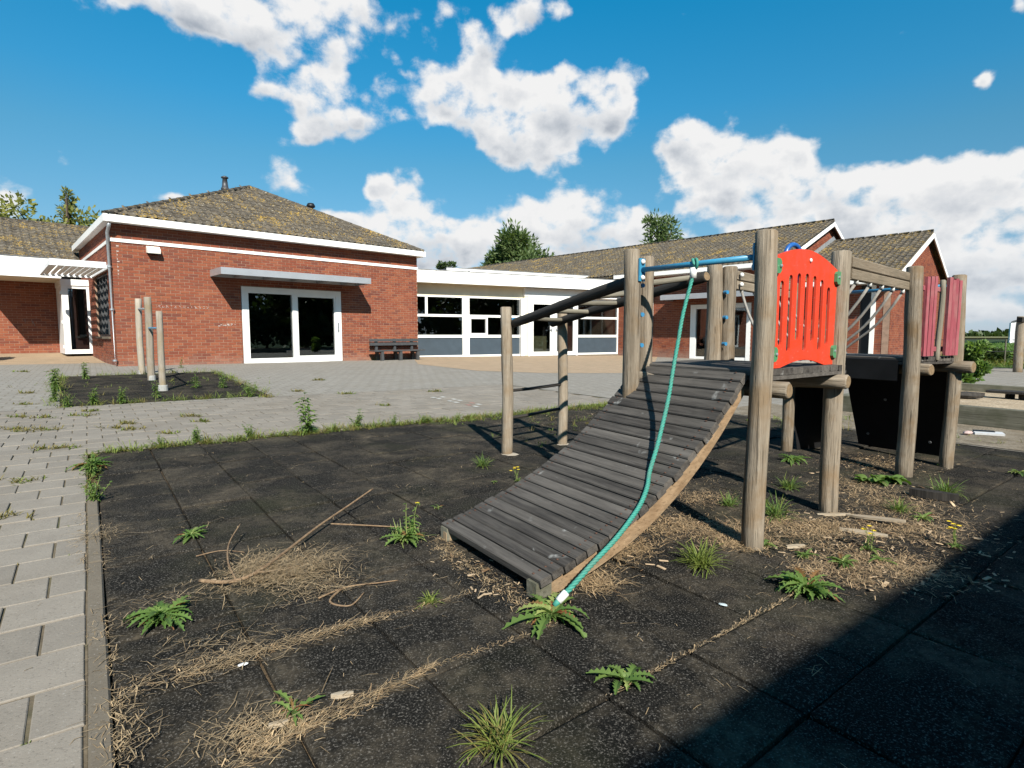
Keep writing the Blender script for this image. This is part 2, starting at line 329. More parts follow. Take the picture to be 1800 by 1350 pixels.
def rope_mat():
    m, t, b = new_mat('turquoise_twisted_rope'); n = t.noise(world_co(t), 70, 3, .6); n2 = t.noise(world_co(t), 9, 4, .65)
    c = t.mix(n, (.016, .20, .155), (.06, .40, .31)); c = t.mix(t.ramp(n2, [(.45, 0.0), (.7, .55)]), c, (.10, .20, .15)); t.put(b.inputs['Base Color'], c); b.inputs['Roughness'].default_value = .7; return m
ROPE = rope_mat()
BENCH = simple('charcoal_recycled_plastic', (.075, .078, .082), .55, .2, 12)
PHENOL = simple('black_phenolic_board', (.010, .010, .011), .6, .5, 7, spec=.25)

def leaf_mat(name, a, b_, trans=.35):
    m = bpy.data.materials.new(name); m.use_nodes = True; t = NT(m.node_tree); b = m.node_tree.nodes['Principled BSDF']
    r = piece_rand(t); n = t.noise(world_co(t), 3.0, 3, .6)
    c = t.mix(t.math('MULTIPLY_ADD', r, .6, t.math('MULTIPLY', n, .4)), a, b_)
    t.put(b.inputs['Base Color'], c); b.inputs['Roughness'].default_value = .55; b.inputs['Specular IOR Level'].default_value = .3
    tl = t.node('ShaderNodeBsdfTranslucent'); t.put(tl.inputs[0], t.mix(1.0, c, (1.3, 1.35, .6), 'MULTIPLY'))
    mx = t.node('ShaderNodeMixShader'); mx.inputs[0].default_value = trans
    t.t.links.new(b.outputs[0], mx.inputs[1]); t.t.links.new(tl.outputs[0], mx.inputs[2])
    t.t.links.new(mx.outputs[0], m.node_tree.nodes['Material Output'].inputs[0]); return m
WEED = leaf_mat('weed_leaf', (.060, .135, .026), (.20, .285, .075), .4)
WEEDDARK = leaf_mat('dark_weed_leaf', (.050, .115, .024), (.16, .25, .06))
WEEDPALE = leaf_mat('pale_weed_leaf', (.19, .25, .07), (.33, .38, .13))
GRASS = leaf_mat('grass_blade', (.11, .175, .03), (.27, .31, .075))
GRASSDRY = leaf_mat('drying_grass', (.16, .15, .04), (.36, .29, .10))
STRAW = leaf_mat('dry_straw', (.10, .065, .032), (.56, .42, .25), .12)
STRAWPALE = leaf_mat('pale_litter', (.12, .07, .035), (.66, .48, .28), .12)
CHIP = simple('wood_chip', (.50, .37, .235), .85, .3, 20)
REDLEAF = leaf_mat('reddish_leaf', (.26, .07, .035), (.30, .20, .07))
YELLOW = simple('yellow_petal', (.72, .52, .02), .6, .1, 50)
TREELEAF = leaf_mat('tree_leaf', (.030, .062, .016), (.075, .115, .028), .25)
TREELEAF2 = leaf_mat('autumnal_tree_leaf', (.12, .15, .03), (.28, .27, .07), .35)
CONIFER = leaf_mat('pine_needle', (.060, .105, .038), (.14, .185, .065), .3)
BARK = wood_mat('tree_bark', (.07, .05, .035), (.17, .13, .09), axis=2, streak=9, island=False)


# ------------------------------------------------------------------ building helpers
MW = {}                                    # world matrix of everything, so that children can be given in world space
def link(o, parent=None, mw=None):
    COL.objects.link(o); mw = mw or Matrix.Identity(4); MW[o.name] = mw
    if parent is not None:
        o.parent = parent; o.matrix_parent_inverse = MW[parent.name].inverted()
    o.matrix_basis = mw
    return o

class MB:
    """collects polygons and turns them into one mesh object"""
    def __init__(s): s.v = []; s.f = []; s.m = []
    def add(s, verts, faces, mi=0):
        k = len(s.v); s.v.extend(verts)
        for f in faces: s.f.append([i + k for i in f]); s.m.append(mi)
    def box(s, x0, x1, y0, y1, z0, z1, mi=0, rot=None):
        vs = [Vector((x, y, z)) for z in (z0, z1) for y in (y0, y1) for x in (x0, x1)]
        if rot is not None: vs = [rot @ v for v in vs]
        s.add([tuple(v) for v in vs], [(0, 2, 3, 1), (4, 5, 7, 6), (0, 1, 5, 4), (2, 6, 7, 3), (0, 4, 6, 2), (1, 3, 7, 5)], mi)
    def prism(s, poly, vec, mi=0):
        """poly: list of 3-D points, extruded along vec"""
        n = len(poly); vec = Vector(vec)
        vs = [tuple(Vector(p)) for p in poly] + [tuple(Vector(p) + vec) for p in poly]
        fs = [tuple(range(n))[::-1], tuple(range(n, 2 * n))] + [(i, (i + 1) % n, n + (i + 1) % n, n + i) for i in range(n)]
        s.add(vs, fs, mi)
    def quad(s, a, b, c, d, mi=0): s.add([tuple(a), tuple(b), tuple(c), tuple(d)], [(0, 1, 2, 3)], mi)
    def tube(s, pts, rs, n=8, mi=0, cap=True):
        pts = [Vector(p) for p in pts]
        if not hasattr(rs, '__len__'): rs = [rs] * len(pts)
        rings = []; ref = None
        for i, p in enumerate(pts):
            d = (pts[min(i + 1, len(pts) - 1)] - pts[max(i - 1, 0)]).normalized()
            if ref is None: ref = Vector((0, 0, 1)) if abs(d.z) < .9 else Vector((1, 0, 0))
            a = d.cross(ref).normalized(); b = d.cross(a); ref = -b if False else ref
            rings.append([tuple(p + (a * math.cos(2 * math.pi * k / n) + b * math.sin(2 * math.pi * k / n)) * rs[i]) for k in range(n)])
        vs = [q for r in rings for q in r]; fs = []
        for i in range(len(pts) - 1):
            for k in range(n): fs.append((i * n + k, i * n + (k + 1) % n, (i + 1) * n + (k + 1) % n, (i + 1) * n + k))
        if cap: fs += [tuple(range(n))[::-1], tuple(range((len(pts) - 1) * n, len(pts) * n))]
        s.add(vs, fs, mi)
    def mesh(s, name, mats, smooth=False):
        me = bpy.data.meshes.new(name); me.from_pydata(s.v, [], s.f)
        for m in (mats if isinstance(mats, (list, tuple)) else [mats]): me.materials.append(m)
        me.polygons.foreach_set('material_index', s.m)
        if smooth: me.polygons.foreach_set('use_smooth', [True] * len(s.f))
        me.validate(); me.update(); return me
    def build(s, name, mats, parent=None, mw=None, smooth=False, kind=None):
        o = bpy.data.objects.new(name, s.mesh(name, mats, smooth)); link(o, parent, mw)
        if kind: o['kind'] = kind
        return o

def tag(o, label, cat, group=None):
    o['label'] = label; o['category'] = cat
    if group: o['group'] = group
    return o
def empty(name, loc, label, cat, group=None, rotz=0.0):
    o = bpy.data.objects.new(name, None); o.empty_display_size = .2
    link(o, None, Matrix.Translation(loc) @ Matrix.Rotation(rotz, 4, 'Z')); return tag(o, label, cat, group)
def struct(name, mb, mats): return mb.build(name, mats, kind='structure')
def inst(name, me, parent, mw, kind=None):
    o = bpy.data.objects.new(name, me); link(o, parent, mw)
    if kind: o['kind'] = kind
    return o

def gz(x): return -K * max(-22.0, min(22.0, x))
def at(x, y, dz=0.0): return Vector((x, y, gz(x) + dz))
def spot(px, py):
    """the point of the yard that lies under a pixel of the 1800 x 1350 photograph"""
    x = (px - 900) / F; y = -(py - 675) / F
    d = Vector((x, math.cos(PITCH) + y * math.sin(PITCH), -math.sin(PITCH) + y * math.cos(PITCH)))
    t = -CH / (d.z + K * d.x); return Vector((d.x * t, d.y * t, CH + d.z * t))
E1 = Vector((math.sin(rad(53)), math.cos(rad(53)), 0)); E2 = Vector((-E1.y, E1.x, 0))     # axes of the tile grid
def grid(a, b, dz=0.0):
    p = E1 * a + E2 * b; return Vector((p.x, p.y, gz(p.x) + dz))
def in_view(p, m=.05):
    if p.y < .9: return False
    fw = p.y * math.cos(PITCH) - (p.z - CH) * math.sin(PITCH); up = p.y * math.sin(PITCH) + (p.z - CH) * math.cos(PITCH)
    return abs(p.x / fw) < 900 / F + m and abs(up / fw) < 675 / F + m

def log_mesh(name, L, r0, r1, seed, mats, n=14, segs=10, chamfer=.008):
    """a round timber along +Z, slightly uneven, with end grain"""
    rr = random.Random(seed); mb = MB(); rings = []
    zs = [0, chamfer] + [L * i / segs for i in range(1, segs)] + [L - chamfer, L]
    ph = [rr.uniform(0, 6.28) for _ in range(4)]
    for i, z in enumerate(zs):
        f = z / L; r = r0 + (r1 - r0) * f
        if i in (0, len(zs) - 1): r -= chamfer
        ox = .007 * math.sin(f * 5 + ph[0]); oy = .007 * math.sin(f * 4 + ph[1])
        for k in range(n):
            a = 2 * math.pi * k / n
            q = r * (1 + .035 * math.sin(2 * a + ph[2] + f * 2) + .022 * math.sin(3 * a + ph[3] + f * 3) + .02 * math.sin(f * 17 + ph[1] + a) + rr.uniform(-.022, .022))
            rings.append((ox + q * math.cos(a), oy + q * math.sin(a), z))
    m = len(zs); fs = [(i * n + k, i * n + (k + 1) % n, (i + 1) * n + (k + 1) % n, (i + 1) * n + k) for i in range(m - 1) for k in range(n)]
    mb.add(rings, fs, 0); me_f = [tuple(range(n))[::-1], tuple(range((m - 1) * n, m * n))]
    for f in me_f: mb.f.append(list(f)); mb.m.append(1)
    me = mb.mesh(name, mats)
    me.polygons.foreach_set('use_smooth', [True] * (len(mb.f) - 2) + [False, False]); return me
def log(name, p0, p1, r0, r1=None, mats=None, parent=None, seed=None, n=14):
    p0 = Vector(p0); p1 = Vector(p1); d = p1 - p0; r1 = r0 if r1 is None else r1
    mats = mats or [LOGWOOD, ENDGRAIN]
    me = log_mesh(name, d.length, r0, r1, seed if seed is not None else R.random(), mats, n)
    q = d.to_track_quat('Z', 'Y').to_matrix().to_4x4()
    return inst(name, me, parent, Matrix.Translation(p0) @ q)
def beam(name, p0, p1, w, h, mat, parent, mb_bevel=.006):
    """a sawn board from p0 to p1 (centre line), w across, h high; length along its own X"""
    p0 = Vector(p0); p1 = Vector(p1); d = p1 - p0; L = d.length; b = mb_bevel; mb = MB()
    prof = [(-w / 2 + b, -h / 2), (w / 2 - b, -h / 2), (w / 2, -h / 2 + b), (w / 2, h / 2 - b), (w / 2 - b, h / 2), (-w / 2 + b, h / 2), (-w / 2, h / 2 - b), (-w / 2, -h / 2 + b)]
    mb.prism([(0, y, z) for y, z in prof], (L, 0, 0))
    x = d.normalized(); z = Vector((0, 0, 1)); y = z.cross(x).normalized(); z = x.cross(y)
    m = Matrix.Translation(p0) @ Matrix((x, y, z)).transposed().to_4x4()
    return mb.build(name, mat, parent, m)

def cells(L, z0, z1, holes):
    """the rectangles of a wall that are left when the openings are taken out"""
    us = sorted({0.0, L, *[h[0] for h in holes], *[h[1] for h in holes]}); zs = sorted({z0, z1, *[h[2] for h in holes], *[h[3] for h in holes]})
    out = []
    for a, b in zip(us, us[1:]):
        for c, d in zip(zs, zs[1:]):
            if c >= z1 or d <= z0 or a < 0 or b > L: continue
            if not any(h[0] <= (a + b) / 2 <= h[1] and h[2] <= (c + d) / 2 <= h[3] for h in holes): out.append((a, b, c, d))
    return out

def brick_wall(parent, mw, L, z0, z1, holes, single=0, bl=.258, bh=.0876, top=None, name='wall'):
    """a wall in its own X-Z plane (outside is -Y): mortar body plus real bricks standing proud of it"""
    j = .014; mb = MB()
    for a, b, c, d in cells(L, z0, z1, holes): mb.box(a, b, 0, .24, c, d)
    wall = mb.build(name, MORTAR, parent, mw)
    items = []
    nr = int((z1 - z0) / bh)
    for i in range(nr + 1):
        c = z0 + i * bh; d = min(c + bh - j, z1)
        if d - c < .02: continue
        zc = (c + d) / 2; blocked = sorted([(h[0], h[1]) for h in holes if h[2] < zc < h[3]])
        lo, hi = 0.0, L
        if top:
            lo, hi = top(d)
            if hi - lo < .05: continue
        spans = []; x = lo
        for a, b in blocked:
            if a > x: spans.append((x, a))
            x = max(x, b)
        if x < hi: spans.append((x, hi))
        off = (i % 2) * bl / 2
        for a, b in spans:
            k = math.floor((a - off) / bl)
            while True:
                u0 = max(a, k * bl + off); u1 = min(b, (k + 1) * bl + off - j); k += 1
                if u0 >= b: break
                if u1 - u0 > .025: items.append((u0, u1, c, d))
    def prox(it):
        p = mw @ Vector(((it[0] + it[1]) / 2, 0, (it[2] + it[3]) / 2)); return (0 if in_view(p, -.01) else 1, (p - cam.location).length)
    if single: items.sort(key=prox)
    cache = {}
    for u0, u1, c, d in items[:single]:
        key = (round(u1 - u0, 3), round(d - c, 3))
        if key not in cache:
            m2 = MB(); w, h = key; m2.add([(0, 0, 0), (w, 0, 0), (w, 0, h), (0, 0, h), (0, .02, 0), (w, .02, 0), (w, .02, h), (0, .02, h)], [(0, 1, 2, 3), (0, 4, 5, 1), (1, 5, 6, 2), (2, 6, 7, 3), (3, 7, 4, 0)])
            cache[key] = m2.mesh('brick', BRICK)
        inst('brick', cache[key], wall, mw @ Matrix.Translation((u0, -.008 + R.uniform(-.003, .003), c)))
    if items[single:]:
        m2 = MB()
        for u0, u1, c, d in items[single:]:
            y = -.008 + R.uniform(-.003, .003)
            m2.add([(u0, y, c), (u1, y, c), (u1, y, d), (u0, y, d), (u0, .01, c), (u1, .01, c), (u1, .01, d), (u0, .01, d)], [(0, 1, 2, 3), (0, 4, 5, 1), (1, 5, 6, 2), (2, 6, 7, 3), (3, 7, 4, 0)])
        m2.build('brickwork', BRICK, wall, mw, kind='stuff')
    return wall

TW, TE = .24, .33
def tile_geom(tw=TW, te=TE):
    prof = [(0, .030), (.10, .046), (.24, .040), (.38, .012), (.6, .0), (.82, .006), (1.02, .026)]
    v = []; f = []; n = len(prof)
    for yy, lift in ((0, .032), (te * 1.12, .004)):
        v += [(x * tw, yy, z + lift) for x, z in prof]
    v += [(x * tw, 0, z + .010) for x, z in prof]
    f += [(i, i + 1, n + i + 1, n + i) for i in range(n - 1)] + [(2 * n + i, 2 * n + i + 1, i + 1, i) for i in range(n - 1)]
    return v, f
def roof_tiles(roof, mw, L, S, inside, single=0):
    """mw: X along the eave, Y up the slope, Z out of the roof"""
    v, f = tile_geom(); spots = []
    for r_ in range(int(S / TE) + 1):
        for c in range(int(L / TW) + 1):
            if inside((c + .5) * TW, (r_ + .5) * TE): spots.append((c * TW, r_ * TE))
    def prox(s_):
        p = mw @ Vector((s_[0], s_[1], 0)); return (0 if in_view(p, -.01) else 1, (p - cam.location).length)
    if single: spots.sort(key=prox)
    me = None
    for x, y in spots[:single]:
        if me is None: m2 = MB(); m2.add(v, f); me = m2.mesh('roof_tile', TILE, True)
        inst('roof_tile', me, roof, mw @ Matrix.Translation((x, y, .012 + R.uniform(-.004, .006))) @ Matrix.Rotation(R.uniform(-.012, .012), 4, 'Z'))
    if spots[single:]:
        m2 = MB()
        for x, y in spots[single:]:
            dz = .012 + R.uniform(-.004, .006); m2.add([(a + x, b + y, c + dz) for a, b, c in v], f)
        m2.build('roof_tiling', TILE, roof, mw, smooth=True, kind='stuff')
def slope_frame(o, e, s):
    e = Vector(e).normalized(); s = Vector(s).normalized(); n = e.cross(s)
    return Matrix.Translation(o) @ Matrix((e, s, n)).transposed().to_4x4()
def ridge_caps(roof, mw, p0, p1, step=.36, r=.085):
    p0 = Vector(p0); p1 = Vector(p1); d = p1 - p0; n = int(d.length / step); x = d.normalized(); up = Vector((0, 0, 1)); y = up.cross(x).normalized(); z = x.cross(y)
    me = None
    if 'ridge_tile' in bpy.data.meshes: me = bpy.data.meshes['ridge_tile']
    else:
        m2 = MB(); v = []; f = []
        for xx, rr in ((0, 1.12), (step * 1.12, .96)):
            v += [(xx, r * rr * math.cos(a), r * rr * math.sin(a) * .9 - .03) for a in [math.pi * (i - .6) / 6.8 for i in range(9)]]
        f += [(i, i + 1, 9 + i + 1, 9 + i) for i in range(8)]; f.append(tuple(range(9)))
        m2.add(v, f); me = m2.mesh('ridge_tile', TILE, True)
    for i in range(n):
        m = Matrix.Translation(p0 + d * (i / n)) @ Matrix((x, y, z)).transposed().to_4x4()
        inst('ridge_tile', me, roof, mw @ m)

def lathe(mb, prof, n=12, c=(0, 0, 0), mi=0):
    v = []; f = []
    for r_, z in prof: v += [(c[0] + r_ * math.cos(2 * math.pi * k / n), c[1] + r_ * math.sin(2 * math.pi * k / n), c[2] + z) for k in range(n)]
    for i in range(len(prof) - 1): f += [(i * n + k, i * n + (k + 1) % n, (i + 1) * n + (k + 1) % n, (i + 1) * n + k) for k in range(n)]
    f += [tuple(range(n))[::-1], tuple(range((len(prof) - 1) * n, len(prof) * n))]; mb.add(v, f, mi)
def frame_rect(mb, u0, u1, z0, z1, w, y0, y1, mi=0):
    """a rectangular frame whose four members butt"""
    mb.box(u0, u0 + w, y0, y1, z0, z1, mi); mb.box(u1 - w, u1, y0, y1, z0, z1, mi)
    mb.box(u0 + w, u1 - w, y0, y1, z0, z0 + w, mi); mb.box(u0 + w, u1 - w, y0, y1, z1 - w, z1, mi)
def glazed(parent, mw, u0, u1, z0, z1, y, name='window', fw=.06, mat=None, depth=.07, pane=GLASS):
    mb = MB(); frame_rect(mb, u0, u1, z0, z1, fw, y, y + depth); fr = mb.build(name, mat or WHITE_DOOR, parent, mw)
    m2 = MB(); m2.box(u0 + fw, u1 - fw, y + depth * .45, y + depth * .6, z0 + fw, z1 - fw); m2.build('pane', pane, fr, mw); return fr


# ================================================================== GROUND
def sheet(name, poly, mat, dz, nx=1):
    mb = MB(); mb.add([tuple(at(p[0], p[1], dz)) for p in poly], [tuple(range(len(poly)))]); return struct(name, mb, mat)
mb = MB()
xs = [-4000, -400, -60, -22, 22, 60, 400, 4000]; ys = [-4000, -200, -30, 45, 200, 900, 4000]
for x0, x1 in zip(xs, xs[1:]):
    for y0, y1 in zip(ys, ys[1:]): mb.quad(at(x0, y0, -.08), at(x1, y0, -.08), at(x1, y1, -.08), at(x0, y1, -.08))
struct('ground', mb, MEADOW)
sheet('stubble_field', [(-2500, 190), (2500, 190), (2500, 900), (-2500, 900)], STUBBLE, .05)

def egrid_sheet(mb, a0, a1, b0, b1, dz, mi=0):
    # cut where the slope of the yard ends so that the sheet follows it
    mb.quad(grid(a0, b0, dz), grid(a1, b0, dz), grid(a1, b1, dz), grid(a0, b1, dz), mi)
RA, RB0, RB1 = 6.93, -.85, 5.83              # rubber area: length along E1, limits along E2
PB = 9.47
mb = MB()
for a0, a1 in ((-26, -9.12), (-9.12, 0), (0, RA), (RA, 16), (16, 28)):
    for b0, b1 in ((-16, RB0), (RB0, RB1), (RB1, PB), (PB, 24), (24, 42)):
        if a0 == 0 and b0 == RB0: continue
        near = (-9.12 <= a0 < RA) and (b1 <= PB) and not (a0 >= 0 and b0 < RB1) and b0 >= RB0
        if not near: egrid_sheet(mb, a0, a1, b0, b1, .016)
struct('schoolyard', mb, FARPAVE)

# concrete pavers near the camera, each one laid
mb = MB(); egrid_sheet(mb, -9.12, -.055, RB0, RB1, .0085); egrid_sheet(mb, -9.12, RA, RB1 + .004, PB, .0085)
pav = struct('paving', mb, JOINT)
PV = .24; cand = []
for j in range(-4, 41):
    b0 = RB0 + .85 - .24 * 4 + (j + 4) * PV + .11
    if b0 + PV > PB + .02 or b0 < RB0: continue
    off = (j % 2) * PV / 2
    for i in range(-39, 31):
        a0 = i * PV + off - .06
        a1 = a0 + PV
        if b0 + PV * .5 < RB1 + .06:
            if a0 > -.09: continue
            a1 = min(a1, -.057)
        if a1 > RA or a0 < -9.3 or a1 - a0 < .04: continue
        cand.append((a0, b0, a1 - a0))
def paver_mesh(w, h, name, seed):
    rr = random.Random(seed); g2 = .0042; c = .003; t = .022; mb = MB()
    A = [(g2, g2), (w - g2, g2), (w - g2, h - g2), (g2, h - g2)]
    A = [(x + rr.uniform(-.002, .002), y + rr.uniform(-.002, .002)) for x, y in A]
    B = [(x + (c if x < w / 2 else -c), y + (c if y < h / 2 else -c)) for x, y in A]
    mb.add([(x, y, -t) for x, y in A] + [(x, y, -c * .8) for x, y in A] + [(x, y, 0) for x, y in B],
           [(8, 9, 10, 11)] + [(i, (i + 1) % 4, 4 + (i + 1) % 4, 4 + i) for i in range(4)] + [(4 + i, 4 + (i + 1) % 4, 8 + (i + 1) % 4, 8 + i) for i in range(4)])
    return mb.mesh(name, PAVER)
def ground_frame(a, b, dz):
    p = grid(a, b, dz); q = grid(a + 1, b, dz) - p; r2 = grid(a, b + 1, dz) - p; n = q.cross(r2).normalized(); x = q.normalized(); y = n.cross(x)
    return Matrix.Translation(p) @ Matrix((x, y, n)).transposed().to_4x4()
cand.sort(key=lambda c: (0 if in_view(grid(c[0] + .12, c[1] + .12), 0) else 1, (grid(c[0], c[1]) - cam.location).length))
cache = {}; stuffmb = MB()
for k, (a, b, w) in enumerate(cand):
    key = (round(w, 2), k % 4 if abs(w - PV) < .01 else 0)
    if key not in cache: cache[key] = paver_mesh(w, PV, 'paver', k)
    m = ground_frame(a, b, .0165 + R.uniform(-.002, .002)) @ Matrix.Rotation(R.uniform(-.006, .006), 4, 'X') @ Matrix.Rotation(R.uniform(-.006, .006), 4, 'Y')
    if k < 300: inst('paver', cache[key], pav, m)
    else:
        me = cache[key]; stuffmb.add([tuple(m @ v.co) for v in me.vertices], [tuple(p.vertices) for p in me.polygons])
stuffmb.build('pavers', PAVER, pav, kind='stuff')

# kerb between paving and rubber: separate kerb stones
mb = MB(); mb.add([tuple(grid(a, b, -.03)) for a, b in ((-.055, RB0), (-.002, RB0), (-.002, RB1), (-.055, RB1))], [(0, 1, 2, 3)]); kb = struct('kerb', mb, SUBSOIL)
b = RB0; k = 0
while b < 4.1:
    L = .78; mb = MB(); w = .052; c = .006; e = .005
    mb.prism([(0, e, -.1), (w, e, -.1), (w, e, .004), (w - c, e, .012), (c, e, .012), (0, e, .004)], (0, L - 2 * e, 0))
    m = ground_frame(-.055 + R.uniform(-.003, .003), b, .012 + R.uniform(-.004, .004)); mb.build('kerb_stone', KERB, kb, m @ Matrix.Rotation(R.uniform(-.006, .006), 4, 'Z')); b += L; k += 1

# rubber safety tiles
mb = MB(); egrid_sheet(mb, 0, RA, RB0, RB1, -.012); rub = struct('safety_surface', mb, SUBSOIL)
T = .385
def rubber_mesh(h, seed):
    rr = random.Random(seed); g2 = .0045; c = .010; mb = MB(); w = T
    A = [(g2, g2), (w - g2, g2), (w - g2, h - g2), (g2, h - g2)]; B = [(x + (c if x < w / 2 else -c), y + (c if y < h / 2 else -c)) for x, y in A]
    zz = [rr.uniform(-.004, .003) for _ in range(4)]
    mb.add([(x, y, -.03) for x, y in A] + [(x, y, -.006 + z) for (x, y), z in zip(A, zz)] + [(x, y, z) for (x, y), z in zip(B, zz)] + [(w / 2, h / 2, rr.uniform(-.002, .002))],
           [(8, 9, 12), (9, 10, 12), (10, 11, 12), (11, 8, 12)] + [(i, (i + 1) % 4, 4 + (i + 1) % 4, 4 + i) for i in range(4)] + [(4 + i, 4 + (i + 1) % 4, 8 + (i + 1) % 4, 8 + i) for i in range(4)])
    return mb.mesh('rubber_tile', RUBBER)
rv = [rubber_mesh(T, s) for s in range(6)]; rl = rubber_mesh(.28, 9)
for i in range(18):
    for j in range(-5, 13):
        b0 = 1.065 + T * (j - 0) - .0
        if b0 + .05 > RB1 or b0 < RB0 - .02: continue
        last = b0 + T > RB1 + .05
        me = rl if last else rv[R.randrange(6)]
        m = ground_frame(i * T, b0, .012 + R.uniform(-.004, .004)) @ Matrix.Rotation(R.uniform(-.012, .012), 4, 'Z') @ Matrix.Rotation(R.uniform(-.008, .008), 4, 'X') @ Matrix.Rotation(R.uniform(-.008, .008), 4, 'Y')
        inst('rubber_tile', me, rub, m)

# little black mat round the tree stakes
matp = [spot(105, 718), spot(105, 664), spot(378, 655), spot(474, 697)]
mb = MB(); mb.add([tuple(p + Vector((0, 0, .022))) for p in matp] + [tuple(p + Vector((0, 0, -.02))) for p in matp], [(0, 3, 2, 1)[::1], (0, 4, 7, 3), (3, 7, 6, 2), (2, 6, 5, 1), (1, 5, 4, 0)])
struct('tree_pit_mat', mb, RUBBER)
# tan brick terraces in front of the buildings
tp = [spot(735, 641), spot(840, 653), spot(960, 657), spot(1100, 657), spot(1150, 640), Vector((7.5, 28.9, 0)), Vector((5.9, 30.6, 0)), Vector((-4.6, 25.3, 0)), Vector((-4.0, 22.95, 0))]
mb = MB(); mb.add([tuple(at(p.x, p.y, .020)) for p in tp], [tuple(range(len(tp)))]); struct('brick_terrace', mb, TERRACE)

AO = Vector((-11.337, 16.119, 0)); U = Vector((.7317, .6816, 0)); N = Vector((-.6816, .7317, 0))
def A(u, n, z=0.0): p = AO + U * u + N * n; p.z = z; return p
mb = MB(); mb.add([tuple(A(-.02, 2.2, gz(A(-.02, 2.2).x) + .02)), tuple(A(-.02, 7.1, .40)), tuple(A(-14, 7.1, .40)), tuple(A(-14, 2.6, .26))], [(0, 1, 2, 3)]); struct('brick_terrace', mb, TERRACE)
# sand pit bed
mb = MB(); egrid_sheet(mb, 8.7, 13.9, -4.0, 3.55, .05); struct('sand_bed', mb, SAND)
mb = MB(); egrid_sheet(mb, 6.96, 8.55, -1.0, 4.6, .0225); struct('sandy_strip', mb, soil_mat('sandy_yard_dirt', (.20, .16, .11), (.33, .28, .21), (.42, .37, .30), 4))


# ================================================================== MAIN BUILDING A (hipped roof)
MA = Matrix.Translation(AO) @ Matrix.Rotation(math.atan2(U.y, U.x), 4, 'Z')
bA = empty('school_building', AO, 'square red brick schoolhouse with hipped tile roof and white eaves board', 'building', rotz=math.atan2(U.y, U.x))
LA, DA = 10.21, 7.2; ZE = 4.14
brick_wall(bA, MA, LA, -.05, ZE + .05, [(3.41, 6.90, -.2, 2.635)], single=300)
# left side wall: local frame with X running from the back corner to the front corner
ML = MA @ Matrix.Translation((0, DA, 0)) @ Matrix.Rotation(-math.pi / 2, 4, 'Z')
brick_wall(bA, ML @ Matrix.Translation((.0, -.004, 0)), DA - .012, -.05, ZE + .05, [(DA - 3.67, DA - .95, 1.0, 2.95)])
MR = MA @ Matrix.Translation((LA + .004, 0.012, 0)) @ Matrix.Rotation(math.pi / 2, 4, 'Z'); brick_wall(bA, MR, DA - .012, -.05, ZE + .05, [])
mb = MB(); mb.box(.25, LA - .25, DA - .25, DA, -.1, ZE); mb.build('wall', MORTAR, bA, MA)
mb = MB(); mb.box(.3, LA - .3, .3, DA - .3, .02, .06); mb.build('floor', DARKIN, bA, MA)
mb = MB(); mb.box(.3, LA - .3, 4.2, 4.3, .06, ZE - .1); mb.build('inner_wall', DARKIN, bA, MA)
mb = MB(); mb.box(.001, LA + .03, -.034, -.012, 3.69, 3.785); mb.box(-.034, -.001, -.034, DA, 3.69, 3.785); mb.build('string_course', WHITE, bA, MA)
# roof
oF, oS = .32, .14; eL, eR, eF, eB = -oS, LA + oS, -oF, DA + oF; ap = Vector((5.05, 3.72, 6.72)); zt = 4.375
cs = [Vector((eL, eF, zt)), Vector((eR, eF, zt)), Vector((eR, eB, zt)), Vector((eL, eB, zt))]
mb = MB(); low = [Vector((v.x, v.y, zt - .05)) for v in cs]
mb.add([tuple(v) for v in cs] + [tuple(ap)] + [tuple(v) for v in low], [(0, 1, 4), (1, 2, 4), (2, 3, 4), (3, 0, 4), (5, 8, 7, 6), (0, 5, 6, 1), (1, 6, 7, 2), (2, 7, 8, 3), (3, 8, 5, 0)])
roofA = mb.build('roof', TILE, bA, MA)
w0 = eR - eL; mid = Vector((ap.x, eF, zt)); s = ap - mid; S = s.length
fr = slope_frame(cs[0], (1, 0, 0), s)
roof_tiles(roofA, MA @ fr, w0, S, lambda x, y: y / S * (ap.x - eL) - .05 < x < w0 - y / S * (eR - ap.x) + .05 and y < S, single=300)
ridge_caps(roofA, MA, cs[0] + Vector((0, 0, .045)), ap + Vector((0, 0, .06))); ridge_caps(roofA, MA, cs[1] + Vector((0, 0, .045)), ap + Vector((0, 0, .06)))
# gutter board round the eaves
mb = MB(); zb = 4.19; t = .05
mb.box(eL - t, eR + t, eF - t, eF, zb, zt + .012); mb.box(eL - t, eL, eF, eB, zb, zt + .012); mb.box(eR, eR + t, eF, eB, zb, zt + .012)
mb.build('eaves_board', WHITE, bA, MA)
mb = MB(); mb.box(eL, eR, eF, -.0, zb + .012, zb + .03); mb.box(eL, 0, 0, eB, zb + .012, zb + .03); mb.box(LA, eR, 0, eB, zb + .012, zb + .03); mb.build('soffit', WHITE, bA, MA)
# chimney cowl and roof vent
mb = MB(); lathe(mb, [(.12, 0), (.12, .3), (.15, .32), (.15, .38), (.12, .40), (.08, .74), (.13, .76), (.13, .80), (.05, .84)], 14, (4.35, 4.3, 6.32)); mb.build('flue', DARKMETAL, roofA, MA, True)
mb = MB(); lathe(mb, [(.09, 0), (.09, .55), (.17, .60), (.17, .65), (.12, .74), (.02, .75)], 14, (7.3, 3.3, 5.68)); mb.build('roof_vent', BLACK, roofA, MA, True)
